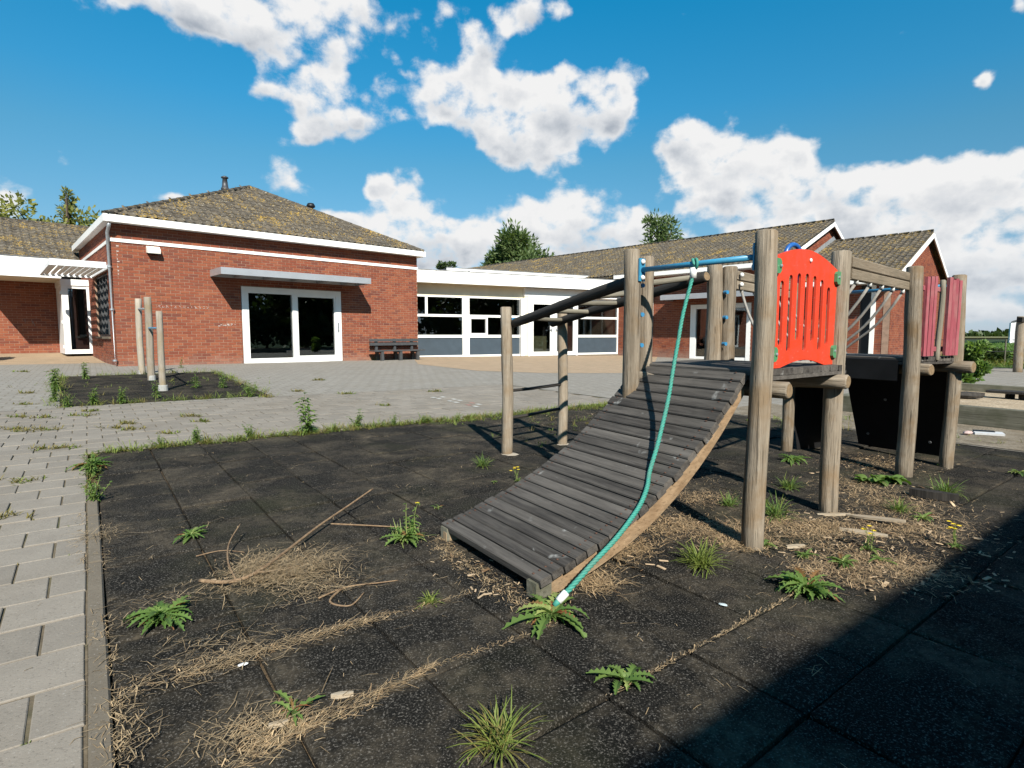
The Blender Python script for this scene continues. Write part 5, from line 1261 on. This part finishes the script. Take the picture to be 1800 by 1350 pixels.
def weed(kind, px, py, size, label, cat='weed', group=None, name=None, **kw):
    size *= (1.15 if 740 < py < 790 else .92) if kind == 'stem' else .86; p = spot(px, py) + Vector((0, 0, .014)); mb = MB(); q = Vector((0, 0, 0)); mats = [WEED, WEEDPALE, YELLOW, REDLEAF]
    if kind == 'rosette': rosette(mb, q, size, kw.get('n', 20), kw.get('w', .26), 1, 0, kw.get('flat', .15), 15, True); rosette(mb, q, size * .55, kw.get('n', 20), .34, 1, R.choice((0, 0, 1)), kw.get('flat', .15) + .25, 9)
    elif kind == 'dark': mats = [WEEDDARK, WEED, YELLOW, REDLEAF]; rosette(mb, q, size, kw.get('n', 22), .25, 1, 0, .2, 15, True); rosette(mb, q, size * .7, kw.get('n', 22), .30, 1, 1, .4, 11); rosette(mb, q, size * .45, 14, .36, 1, 0, .6, 9)
    elif kind == 'broad': mats = [WEEDDARK, WEED, YELLOW]; [rosette(mb, Vector((R.gauss(0, size * .45), R.gauss(0, size * .3), 0)), size * .5, 9, .62, 0, 0, .5, 6) for _ in range(7)]
    elif kind == 'grass': mats = [GRASS, GRASSDRY, WEEDDARK]; tuft(mb, q, size * .5, size, kw.get('n', 110), (0, 0, 1) if kw.get('dry') else 0)
    elif kind == 'lush': mats = [WEED, GRASS, WEEDDARK]; tuft(mb, q, size * .6, size, kw.get('n', 100), (0, 1, 2))
    elif kind == 'red': mats = [WEED, REDLEAF, YELLOW]; rosette(mb, q, size, 9, .22, 1, 0, .2, 9); rosette(mb, q, size * .8, 5, .2, 1, 1, .5, 9)
    elif kind == 'stem': stemmed(mb, q, size, kw.get('n', 5), size * .28, 0, 1, kw.get('lean', .25), kw.get('fl', 0)); rosette(mb, q, size * .3, 7, .3, 1, 0)
    elif kind == 'flower': rosette(mb, q, size * .7, 14, .3, 1, 0, .2); stemmed(mb, q, size * 1.3, kw.get('n', 3), size * .22, 0, 1, .3, 2)
    o = mb.build(name or 'weed', mats, None, Matrix.Translation(p)); return tag(o, label, cat, group or ('grass tufts growing in the yard' if cat == 'grass tuft' else 'weeds growing in the yard'))
weed('dark', 286, 1096, .155, 'dense green rosette weed on the rubber close to the kerb', n=70, w=.3)
weed('rosette', 335, 948, .14, 'flat lobed weed lying on the rubber above the straw heap', n=12, flat=-.05)
o = weed('rosette', 712, 955, .17, 'tall flowering weed with a thin stalk beside the left front corner of ramp', n=26)
mb = MB(); stemmed(mb, Vector((.02, .0, 0)), .33, 1, .04, 0, 1, .1, 0); stemmed(mb, Vector((.05, .03, 0)), .20, 1, .05, 0, 1, .35, 1); stemmed(mb, Vector((.04, .03, 0)), .14, 3, .06, 0, 1, .5, 0); tuft(mb, Vector((-.02, .05, 0)), .1, .14, 40, 1); mb.build('stalk', [WEED, WEEDPALE, YELLOW], o, Matrix.Translation(spot(712, 955)))
weed('rosette', 770, 898, .075, 'small weed rosette touching the left front corner of the ramp', n=10)
weed('lush', 848, 822, .135, 'grass tuft on the rubber left of the ladder post')
weed('flower', 910, 850, .10, 'small yellow flowered weed between ladder and ramp')
weed('rosette', 868, 852, .05, 'tiny bright green weed left of the yellow flowered one', n=8)
weed('rosette', 968, 1092, .22, 'large thistle like weed under the end of the turquoise rope', n=34, w=.26, flat=.1)
weed('stem', 984, 1030, .13, 'leafy shoot growing through the front corner of the ramp', n=2)
weed('grass', 1230, 1000, .17, 'broad grass tuft between the ramp and the tall front post', 'grass tuft', name='grass_tuft', n=150)
weed('rosette', 1100, 1207, .14, 'lobed weed growing in a tile joint, front centre right', n=11, w=.34)
weed('grass', 876, 1322, .15, 'yellowing grass tuft at the very front edge of the picture', 'grass tuft', name='grass_tuft', n=130, dry=1)
weed('red', 515, 1262, .105, 'reddish green rosette in a joint with straw, front left')
weed('grass', 757, 1066, .07, 'small bright grass tuft on a tile joint left of ramp foot', 'grass tuft', name='grass_tuft', n=50)
weed('dark', 1418, 1046, .19, 'big fresh green rosette on bare rubber nearest the large shadow', n=64)
weed('rosette', 1412, 985, .09, 'small green weed between front post and the big fresh rosette', n=16)
weed('rosette', 1480, 998, .12, 'spreading weed at the edge of the wood chips above the large shadow', n=18)
weed('flower', 1525, 972, .12, 'bushy weed with yellow heads below the crossed splinters')
weed('rosette', 1548, 992, .08, 'low weed right beside the bushy yellow headed one', n=14)
weed('dark', 1392, 815, .20, 'leafy weed at the foot of the short rear post', n=26)
weed('broad', 1568, 852, .24, 'broad leaved dark green clump before the thick bridge post')
weed('lush', 1662, 872, .17, 'dark grass tuft right of the broad leaved clump', 'grass tuft', name='grass_tuft', n=130)
weed('lush', 1360, 912, .18, 'lush grass tuft right behind the tall front post', 'grass tuft', name='grass_tuft', n=120)
weed('lush', 1385, 862, .14, 'low weedy grass patch between front post and the post under the panel', 'grass tuft', name='grass_tuft', n=110)
weed('lush', 1580, 902, .12, 'small grass tuft on the chips behind the crossed splinters', 'grass tuft', name='grass_tuft', n=90)
weed('rosette', 1622, 918, .10, 'small pale weed on the chips right of the crossed splinters', n=16)
weed('flower', 1680, 968, .10, 'spindly yellow flowered weed at the edge of the large shadow')
weed('rosette', 1344, 966, .09, 'small weed hugging the base of the tall front post', n=12)
weed('lush', 1280, 892, .11, 'low weeds under the upper right edge of the ramp')
weed('rosette', 1790, 836, .12, 'weed on the rubber at the right edge of picture', n=16)
weed('rosette', 1655, 822, .09, 'small weed at the foot of the rightmost bridge post', n=10)
branch('fallen_twig', [(345, 985, .02), (390, 975, .02), (430, 978, .02)], .003, .0015, 'short dry twig behind the straw heap on its left side')
weed('dark', 163, 826, .22, 'dark leafy weed at the corner where paving meets the rubber', n=30)
weed('stem', 160, 838, .22, 'dark upright nettle rising from the corner weed', n=5, lean=.3)
weed('stem', 165, 885, .17, 'pale green weed spilling over the end of the kerb', n=9, lean=.8)
weed('stem', 98, 690, .40, 'tall yellow green weeds at the left edge of the black mat', n=12)
weed('stem', 96, 708, .30, 'lower yellow green weeds before the tall ones at mat left edge', n=8)
weed('stem', 120, 718, .22, 'weed at the near left corner of the black mat', n=7, lean=.6)
weed('stem', 165, 714, .30, 'upright weed on the near edge of the black mat, left of two', n=7, lean=.5)
weed('stem', 214, 712, .28, 'upright weed on the near edge of the black mat, right of two', n=7, lean=.5)
weed('stem', 276, 702, .30, 'weed just in front of the shortest stake', n=5)
weed('stem', 318, 648, .36, 'seedling with round leaves against the wall behind the stakes', n=2)
weed('stem', 345, 684, .36, 'wispy weed on the right half of the black mat', n=4)
weed('stem', 392, 684, .32, 'pale weed near the right corner of the black mat', n=5)
weed('stem', 440, 700, .30, 'weeds at the pointed right corner of the black mat', n=9, lean=.9)
weed('stem', 150, 668, .38, 'weeds on the far edge of the black mat', n=9, lean=.4)
weed('stem', 541, 764, .36, 'tall wispy weed on the far edge of the rubber, tallest there', n=7, lean=.3)
weed('stem', 626, 753, .18, 'leafy weed on the far rubber edge right of the tallest', n=8, lean=.7)
weed('stem', 692, 750, .12, 'small leafy weed on the far rubber edge midway to the ladder', n=7, lean=.6)
weed('stem', 345, 780, .14, 'leafy weeds on the far rubber edge near its left corner', n=12, lean=.9)
weed('stem', 440, 772, .13, 'row of low weeds on the far rubber edge left of the tallest', n=12, lean=.9)
weed('stem', 280, 788, .10, 'small pale weeds at the far left corner of the rubber edge', n=8, lean=.9)
weed('stem', 590, 758, .09, 'short weed on the far rubber edge just right of the tallest', n=7, lean=.9)
weed('stem', 745, 745, .11, 'yellowish weed on the far rubber edge left of the ladder', n=8, lean=.9)
weed('stem', 805, 742, .10, 'little weed on the far rubber edge nearest the ladder', n=7, lean=.9)
weed('lush', 660, 634, .5, 'grass at the left foot of the charcoal bench', 'grass tuft', name='grass_tuft', n=80)
# unseen plant close to the camera, added for its leaf shadow on the pavers
p = Vector((-1.27, .62, gz(-1.2))); mb = MB(); stemmed(mb, Vector((0, 0, 0)), .80, 3, .16, 0, 1, .35, 0, 2, .3); tag(mb.build('weed', [WEEDDARK, WEED, YELLOW], None, Matrix.Translation(p)), 'unseen tall weed added beside the photographer to throw leaf shadows on the pavers', 'weed')

# grass and moss in joints and along edges: nobody could count it
mb = MB()
def edge_grass(p0, p1, n, h, spread, mi=(0, 0, 1)):
    for _ in range(n):
        f = R.random(); p = p0.lerp(p1, f); p = Vector((p.x + R.gauss(0, spread), p.y + R.gauss(0, spread), 0)); p.z = gz(p.x) + .01
        tuft(mb, p, h * .6, h * R.uniform(.4, 1.2), R.randint(5, 11), R.choice(mi), .004 + h * .015)
edge_grass(grid(.05, RB1 + .02), grid(RA, RB1 + .03), 760, .105, .04)
edge_grass(grid(3.2, RB1 - .12), grid(RA - .5, RB1 - .1), 260, .085, .10)
edge_grass(grid(-.03, 4.3), grid(-.03, RB1), 60, .06, .02, (0, 1))
for a, b in zip(matp, matp[1:] + matp[:1]): edge_grass(a, b, 90, .16, .06)
edge_grass(matp[1].lerp(matp[0], .5), matp[2].lerp(matp[3], .5), 60, .10, .9)
edge_grass(spot(985, 790), spot(1010, 730), 30, .09, .3); edge_grass(spot(1400, 745), spot(1500, 745), 30, .12, .3)
edge_grass(spot(1500, 740), spot(1800, 790), 30, .08, .25)
# moss clumps between pavers
for px, py in ((12, 918), (38, 850), (40, 760), (25, 757), (73, 792), (108, 790), (85, 757), (145, 733), (50, 693), (46, 713), (222, 747), (232, 758), (200, 755), (72, 737), (28, 735), (160, 725), (335, 734), (350, 744), (300, 765), (470, 700), (612, 694), (680, 715), (520, 690), (560, 670), (760, 690), (40, 655), (95, 655)):
    p = spot(px, py); 
    for _ in range(12): tuft(mb, p + Vector((R.gauss(0, .07) , R.gauss(0, .035), .014)), .04, .04 + p.y * .003, 7, R.choice((0, 1, 1)), .004 + p.y * .0008)
for (a, b, w) in cand[:520]:
    if R.random() < .42:
        p = grid(a + R.uniform(0, w), b, .012); tuft(mb, p, .02, .016, R.randint(3, 6), R.choice((0, 1)), .003)
mb.build('joint_grass', [GRASS, GRASSDRY, WEEDDARK], kind='stuff')['label'] = 'grass and moss growing in joints and along the edges'

# dry straw, needles and chips
mb = MB()
def straw(p, n, sx, sy, az, L=.09, lift=.012, mi=0, spread=.7, dens=1.0):
    d = Vector((math.sin(az), math.cos(az), 0)); e = Vector((d.y, -d.x, 0)); n = int(n * dens) + (R.random() < n * dens % 1)
    for _ in range(n):
        q = p + d * R.gauss(0, sx) + e * R.gauss(0, sy); q.z = gz(q.x) + .013 + abs(R.gauss(0, lift)); a = az + R.gauss(0, spread); l = L * R.choice((.25, .35, .5, .8, 1.1)) * R.uniform(.6, 1.1); w = R.uniform(.0005, .0013) * (1.25 if mi else 1)
        t = Vector((math.sin(a), math.cos(a), R.gauss(0, .10))); s_ = Vector((math.cos(a), -math.sin(a), 0)) * w; m1 = q + t * l * .5 + Vector((R.gauss(0, .006), R.gauss(0, .006), R.uniform(0, .008))); e2 = q + t * l
        mb.add([tuple(q - s_), tuple(q + s_), tuple(m1 + s_), tuple(m1 - s_), tuple(e2 + s_ * .5), tuple(e2 - s_ * .5)], [(0, 1, 2, 3), (3, 2, 4, 5)], mi)
A53 = rad(53)
straw(spot(500, 1012), 1700, .12, .085, A53, .11, .020, 0, 1.0); straw(spot(450, 1005), 600, .07, .06, A53, .09, .022, 0, 1.3); straw(spot(560, 1040), 260, .10, .06, A53, .11, .014, 0, 1.0)
def along(p0, p1, n, w, L=.07, spread=.5):
    a = spot(*p0); b = spot(*p1); az = math.atan2(b.x - a.x, b.y - a.y)
    for _ in range(int(n * 1.35)): straw(a.lerp(b, R.random()), 1, .02, w, az, L * .8, .004, R.choice((0, 0, 1)), spread)
along((462, 1150), (668, 1092), 260, .016); along((300, 1200), (470, 1148), 130, .025); along((400, 1350), (640, 1238), 260, .022); along((640, 1238), (760, 1180), 120, .010); along((747, 1183), (917, 1127), 70, .006, .04)
along((205, 1225), (420, 1165), 120, .03); along((420, 1330), (520, 1270), 170, .05); straw(spot(440, 1290), 200, .09, .05, A53, .10, .01, 0, 1.2); straw(spot(415, 1160), 150, .10, .05, A53, .08, .01, 0, 1.2)
along((1072, 1231), (1211, 1153), 70, .004, .035, .3); along((1211, 1153), (1397, 1050), 110, .005, .035, .3); along((917, 1127), (1000, 1090), 20, .004, .03, .3); along((668, 1092), (827, 1047), 60, .008, .05)
along((150, 905), (172, 1010), 220, .03, .08, 1.2); straw(spot(165, 950), 90, .06, .035, A53, .14, .02, 0, 1.0); straw(spot(185, 1120), 60, .06, .02, rad(-37), .08, .01, 0, 1.2); straw(spot(205, 1265), 140, .06, .03, rad(-37), .06, .008, 0, 1.4); straw(spot(215, 1325), 130, .05, .03, rad(-37), .06, .01, 0, 1.4); straw(spot(190, 1175), 60, .06, .02, rad(-37), .06, .01, 0, 1.4)
straw(spot(330, 1055), 110, .14, .04, A53, .10, .008, 0, .9); straw(spot(350, 1145), 90, .12, .07, A53, .10, .008, 0, .9)
along((770, 965), (930, 1075), 420, .035, .04, 1.4); along((775, 945), (780, 975), 90, .03, .06, 1.4)
for px, py, n, s_ in ((1010, 1020, 200, .10), (1100, 970, 380, .10), (1050, 1035, 160, .06), (1180, 930, 420, .12), (1260, 940, 380, .11), (1230, 880, 250, .12), (1380, 930, 420, .14), (1450, 935, 420, .12), (1530, 880, 420, .18), (1560, 930, 380, .16), (1480, 985, 300, .14), (1580, 1000, 260, .12), (1640, 940, 240, .16), (1540, 820, 420, .22), (1500, 860, 300, .16), (1620, 900, 240, .18), (1330, 960, 220, .08), (1430, 1010, 160, .08), (1620, 1020, 120, .10), (1500, 1020, 160, .08), (1290, 960, 180, .06)):
    straw(spot(px, py), int(n * 1.1), s_, s_ * .7, A53, .085, .007, 1, 1.2); straw(spot(px, py), int(n * .8), s_, s_ * .7, A53, .075, .006, 0, 1.2)
straw(spot(1000, 735), 160, .5, .25, A53, .08, .01, 0, 1.4); straw(spot(930, 745), 120, .3, .2, A53, .08, .01, 0, 1.4); straw(spot(1060, 735), 100, .4, .25, A53, .08, .01, 0, 1.4)
straw(spot(1250, 850), 160, .25, .2, A53, .06, .008, 0, 1.4)
for _ in range(420):   # single stalks everywhere
    a, b = R.uniform(.02, 5.5), R.uniform(.4, 5.7); straw(grid(a, b), R.randint(1, 3), .05, .05, R.uniform(0, 6.28), .07, .004, 0, 1.5)
for _ in range(160): straw(grid(-R.uniform(.1, 3.0), R.uniform(.9, 8)), R.randint(1, 2), .06, .02, A53, .07, .004, 0, 1.0)
mb.build('dry_straw', [STRAW, STRAWPALE], kind='stuff')['label'] = 'dry straw and pine needles scattered over the yard'
mb = MB()
def chips(p, n, s, smin=.003, smax=.011):
    for _ in range(int(n * .8)):
        q = Vector((p.x + R.gauss(0, s), p.y + R.gauss(0, s), 0)); q.z = gz(q.x) + .014 + R.uniform(0, .006); l = R.uniform(smin, smax) * R.choice((1, 1, 1, 2)); w = l * R.uniform(.15, .4); m = Matrix.Translation(q) @ Matrix.Rotation(R.uniform(0, 6.28), 4, 'Z') @ Matrix.Rotation(R.gauss(0, .2), 4, 'Y'); mb.box(-l, l, -w, w, 0, w * .5, R.choice((0, 0, 0, 1)), m)
for px, py, n, s_ in ((1100, 975, 60, .10), (1200, 925, 70, .14), (1390, 930, 90, .16), (1450, 930, 80, .14), (1540, 870, 120, .24), (1550, 935, 120, .18), (1490, 990, 80, .16), (1590, 1000, 90, .14), (1640, 930, 70, .22), (1530, 820, 110, .28), (1290, 945, 60, .10), (1620, 1020, 90, .14), (1700, 1010, 70, .14), (1740, 960, 50, .2), (470, 1010, 40, .12), (820, 1000, 30, .08), (880, 1040, 30, .06), (1000, 735, 40, .4), (1700, 760, 60, .6)): chips(spot(px, py), n, s_)
for _ in range(330): chips(grid(R.uniform(.02, 5), R.uniform(.0, 5.6)), 1, .02, .0018, .006)
for _ in range(220): chips(grid(R.uniform(.02, 2.6), R.uniform(.3, 2.6)), 1, .02, .001, .003)
for _ in range(90): chips(grid(-R.uniform(.1, 4), R.uniform(.9, 8)), 1, .02, .002, .006)
mb.build('wood_chips', [CHIP, simple('dark_chip', (.20, .12, .06), .9, .3, 20)], kind='stuff')['label'] = 'pale wood chips and splinters scattered on the rubber'
# pale concrete footings round the ladder posts
for p, s_, lab in ((pL1, 3, 'pale cracked concrete collar round the nearer ladder post'), (pL2, 4, 'pale cracked concrete collar round the farther ladder post')):
    lump('concrete_footing', G(p.x + .02, p.y - .01) + Vector((0, 0, -.006)), .095, .075, .026, simple('pale_concrete_%d' % s_, (.44, .38, .30), .95, .2, 12), s_, lab, 'footing', seed=s_)


# ================================================================== TREES, SHRUBS AND FIELDS
def crown_mesh(seed, clumps, per, size, spread, mat, conifer=False):
    rr = random.Random(seed); mb = MB()
    for c, r_ in clumps:
        for _ in range(per):
            d = Vector((rr.gauss(0, 1), rr.gauss(0, 1), rr.gauss(0, .8))); d = d.normalized() * r_ * (rr.random() ** .45)
            p = Vector(c) + d * spread; out = (d.normalized() + Vector((rr.gauss(0, .5), rr.gauss(0, .5), rr.uniform(-.1, .8)))).normalized()
            s1 = out.cross(Vector((rr.gauss(0, 1), rr.gauss(0, 1), rr.gauss(0, 1)))).normalized(); L = size * rr.uniform(.6, 1.3); w = L * (.14 if conifer else .34)
            mb.add([tuple(p - s1 * w * .4), tuple(p + out * L * .5 - s1 * w), tuple(p + out * L), tuple(p + out * L * .5 + s1 * w)], [(0, 1, 2, 3)])
    return mb
def tree(x, y, h, w, label, mat, seed, shape='round', group=None, per=190, size=.34, zbase=None, name='tree', cz=.3, nclump=34):
    rr = random.Random(seed); b = Vector((x, y, gz(x))); t = empty(name, b, label, 'tree', group); mb = MB(); limbs = []
    top = h * (.96 if shape == 'cone' else .78)
    tr = [b + Vector((rr.gauss(0, .1) * i, rr.gauss(0, .1) * i, top * i / 6 - .1)) * 1.0 for i in range(7)]
    mb.tube(tr, [h * .022 * (1 - .13 * i) for i in range(7)], 9); clumps = []
    for k in range(nclump):
        f = (k + .5) / nclump; 
        if shape == 'cone': zf = cz + (1 - cz) * f; rad_ = w / 2 * (1 - f) ** .75 * 1.05 + .08 * w; z = h * zf
        elif shape == 'spiky': zf = cz + (1 - cz) * f ** 1.3; rad_ = w / 2 * math.sin(math.pi * min(1, .25 + f * .72)) + .02; z = h * zf
        else: zf = cz + (1 - cz) * rr.random(); rad_ = w / 2 * math.sqrt(max(0.05, 1 - ((zf - (cz + .38)) / (.72)) ** 2)); z = h * min(zf, .93)
        az = k * 2.399 + rr.uniform(-.4, .4); q = rad_ * (rr.uniform(.35, 1.3) if shape != 'cone' else rr.uniform(.3, .95)); base = tr[min(6, int(z / h * 6.2))]
        c = Vector((base.x + math.sin(az) * q, base.y + math.cos(az) * q, b.z + z)); clumps.append((c, w * (rr.uniform(.09, .17) if shape != 'spiky' else rr.uniform(.06, .13)))); 
        a = Vector((base.x, base.y, b.z + z * .82)); mb.tube([a, a.lerp(c, .5) + Vector((0, 0, .05 * h * rr.uniform(-.3, .6))), c], [h * .008, h * .005, h * .002], 5)
    mb.build('trunk', BARK, t); crown_mesh(seed, clumps, per, size, 1.0, mat, shape == 'cone').build('crown', mat, t)
    return t
def xy(px, D): return (px - 900) / F * D
tree(xy(98, 36), 36, 8.5, 6.6, 'leafy tree behind the left wing roof around a tall pointed shoot', TREELEAF2, 41, 'round', cz=.25, per=110, nclump=60, size=.26)
tree(xy(122, 34), 34, 9.3, 1.3, 'slim pointed young tree above the left wing roof', TREELEAF2, 42, 'cone', per=46, cz=.5, nclump=36, size=.26)
tree(xy(76, 35), 35, 7.9, 3.6, 'low leafy treetop left of the pointed young tree', TREELEAF2, 47, 'round', per=80, cz=.3, nclump=34, size=.26)
tree(xy(918, 56), 56, 10.7, 8.2, 'broad dark pine rising behind the flat roofed link', CONIFER, 43, 'cone', cz=.2, per=150, size=.55, nclump=120)
tree(xy(862, 57), 57, 8.9, 4.2, 'low dark pine at the left of the broad pine', CONIFER, 48, 'cone', cz=.3, per=150, size=.5, nclump=44)
tree(xy(1148, 60), 60, 13.4, 6.2, 'open dark spruce rising over the long wing ridge', CONIFER, 44, 'cone', cz=.3, per=70, size=.55, nclump=70)
tree(xy(776, 48), 48, 7.35, 2.0, 'small treetop peeping over the flat roof beside the hipped roof', TREELEAF, 45, 'round', per=60, cz=.4, nclump=14)
# trees out of the frame on the right that the panes mirror
for k, (x, y, h, w, lab) in enumerate(((26, 1, 6.5, 7, 'round tree off the right edge, nearest the photographer'), (29, 7, 8.5, 8, 'tallest round tree in the row off the right edge'), (33, 12, 6.5, 7, 'round tree off the right edge, third of the row'), (38, 17, 7.5, 8, 'round tree off the right edge, fourth of the row'), (22, -6, 9, 7, 'bushy tree behind the photographer to the right'), (34, 3, 7, 8, 'round tree in the second row off the right edge'))):
    tree(x, y, h, w, lab, TREELEAF, 51 + k, 'round', group='trees off the right edge of the yard', per=110, size=.6, nclump=40, cz=.12)
tree(-10, -14, 9, 7, 'bushy tree behind the photographer to the left', TREELEAF, 60, 'round', per=120, size=.5)
# leafy shrub at the right edge of the yard
def shrub(p, h, w, label, mat, seed, per=120, n=16, size=.12):
    rr = random.Random(seed); o = empty('shrub', p, label, 'shrub'); mb = MB(); cl = []
    for k in range(n):
        az = rr.uniform(0, 6.28); q = w / 2 * rr.uniform(.1, 1); z = h * rr.uniform(.15, .95); c = p + Vector((math.sin(az) * q, math.cos(az) * q, z)); cl.append((c, w * .22)); mb.tube([p + Vector((rr.gauss(0, .05), rr.gauss(0, .05), 0)), p.lerp(c, .5) + Vector((0, 0, .1)), c], [.014, .009, .004], 5)
    mb.build('branch', BARK, o); crown_mesh(seed, cl, per, size, 1.0, mat).build('foliage', mat, o)
shrub(spot(1700, 680), .98, .52, 'light green willow like shrub at the right behind the black climbing wall', WEED, 61, 110, 24, .10)
shrub(A(-3.35, 3.4, .3), 1.35, .8, 'dark leafy shrub at the left edge before the school wing', TREELEAF, 62, 110, 16, .2)
for k, (x, y, h, w) in enumerate(((21.5, 25.5, .5, 1.2), (24.0, 26.0, .45, 1.3), (26.5, 25, .6, 1.4))):
    shrub(Vector((x, y, gz(x))), h, w, ('grey green bush on the grass verge behind the willow like shrub', 'low dark bush on the verge in the middle of the gap', 'dark bush on the verge next to the timber post')[k], (TREELEAF, WEEDDARK, TREELEAF)[k], 70 + k, 150, 18, .22)
# long grass on the verge
mb = MB()
for _ in range(1500):
    x = R.uniform(17.4, 34); y = R.uniform(20.6 + (x - 19) * -.35 if x < 24 else 20, 31)
    if (Vector((x, y, 0)) - Vector((18.6, 22, 0))).dot(Vector((.8, .6, 0))) < .4: continue
    tuft(mb, Vector((x, y, gz(x))), .3, R.uniform(.25, .6), 6, R.choice((0, 0, 1, 2)), .022)
mb.build('verge_grass', [GRASS, GRASSDRY, WEEDDARK], kind='stuff')['label'] = 'long grass on the verge beyond the schoolyard'
mb = MB()
for _ in range(5200):
    y = 26 + 60 * R.random() ** 1.6; x = y * R.uniform(.70, 1.0); tuft(mb, Vector((x, y, gz(x) - .02)), .5, R.uniform(.35, .55), 3, R.choice((0, 2, 2)), .05)
mb.build('crop_leaves', [WEEDDARK, GRASSDRY, WEEDDARK], kind='stuff')['label'] = 'dark green crop standing in the field'
# wire fence along the verge
wf = empty('wire_fence', Vector((22, 24.6, gz(22))), 'thin wire fence between verge and green field', 'fence')
for i in range(7): x = 16.6 + i * 2.6; mb = MB(); mb.tube([(x, 24.6 + .1 * i, gz(x) - .1), (x, 24.6 + .1 * i, gz(x) + 1.12)], .03, 8); mb.build('fence_post', TIMBER, wf)
for z in (.55, 1.06): mb = MB(); mb.tube([(16.6, 24.6, gz(16.6) + z), (32.2, 25.2, gz(32.2) + z)], .014, 6); mb.build('wire', BLACK, wf)
# far barn
bx0 = xy(1772, 92); bn = empty('barn', Vector((bx0, 92, gz(30))), 'pale grey steel barn far away at the right edge of the picture', 'barn')
BARN = simple('grey_cladding', (.52, .52, .53), .6, .08, .6); zg = gz(40)
mb = MB(); mb.prism([(bx0, 92, zg), (bx0 + 16, 92, zg), (bx0 + 16, 92, 3.1), (bx0 + 8, 92, 5.6), (bx0, 92, 3.1)], (25, 26, 0)); wlb = mb.build('wall', BARN, bn)
mb = MB(); mb.prism([(bx0 - .2, 91.7, 3.05), (bx0 + 8, 91.7, 5.62), (bx0 + 8, 91.7, 5.85), (bx0 - .2, 91.7, 3.28)], (25.6, 26.6, 0)); mb.prism([(bx0 + 8, 91.7, 5.62), (bx0 + 16.2, 91.7, 3.05), (bx0 + 16.2, 91.7, 3.28), (bx0 + 8, 91.7, 5.85)], (25.6, 26.6, 0)); mb.build('roof', BENCH, bn)
mb = MB(); mb.box(bx0 - .05, bx0 + .35, 91.9, 92.2, zg, 3.04); mb.build('corner_trim', WHITE, bn)
mb = MB(); mb.box(bx0 + 2.2, bx0 + 5.6, 91.93, 91.99, zg + .4, 1.9); mb.build('gate', simple('olive_door', (.33, .33, .16), .7, .15, 1), bn)
# far wood on the horizon
mb = MB(); rr = random.Random(5)
for _ in range(2600):
    x = rr.uniform(-260, 760); y = 420 + rr.uniform(0, 25); hh = 3.8 + 1.6 * math.sin(x * .05) + 1.0 * math.sin(x * .21 + 1) + (2.0 if x < 325 and x > 290 else 0); z = hh * rr.random() ** .7; s_ = rr.uniform(1.2, 2.6); a = rr.uniform(0, 3.14)
    d = Vector((math.cos(a), math.sin(a), rr.gauss(0, .4))) * s_; e = Vector((-math.sin(a) * .4, math.cos(a) * .4, 1)) * s_ * .8; p = Vector((x, y, z - .3)); mb.quad(p - d - e, p + d - e, p + d * .6 + e, p - d * .7 + e)
mb.build('far_wood', TREELEAF, kind='stuff')['label'] = 'dark line of trees on the far horizon'

# the exposure is set for the shade, so surfaces take their real, darker base colours: one factor for all diffuse paint, stone, wood and leaves
KEEP = {'red_brick': .74, 'mortar': .66, 'concrete_paver': .64, 'far_concrete_paving': .70, 'black_rubber_tile': .52, 'pine_needle': .95, 'autumnal_tree_leaf': .85, 'weed_leaf': .85, 'dark_weed_leaf': .9, 'pale_weed_leaf': .8, 'grass_blade': .8, 'dry_straw': .8, 'pale_litter': .85, 'wood_chip': .8, 'lichen_roof_tile': .76, 'tan_brick_paving': .76, 'pale_sand': .8, 'white_paint': .94, 'white_door_frame': .92, 'cream_panel': .9, 'pale_powder_coat': .95, 'white_bolt_cap': .9, 'ivory_plastic': .92, 'signal_red_panel': .80, 'galvanised_steel': .85, 'grey_aluminium': .85, 'grey_cladding': .8, 'yellow_petal': .85}
for m in bpy.data.materials:
    if not m.use_nodes or m.name == 'window_glass': continue
    t = NT(m.node_tree); f = KEEP.get(m.name, .66)
    for n in list(m.node_tree.nodes):
        sock = n.inputs['Base Color'] if n.type == 'BSDF_PRINCIPLED' else n.inputs['Color'] if n.type == 'BSDF_TRANSLUCENT' else None
        if sock is not None and sock.is_linked:
            src = sock.links[0].from_socket; t.put(sock, t.mix(1.0, src, (f, f, f), 'MULTIPLY'))
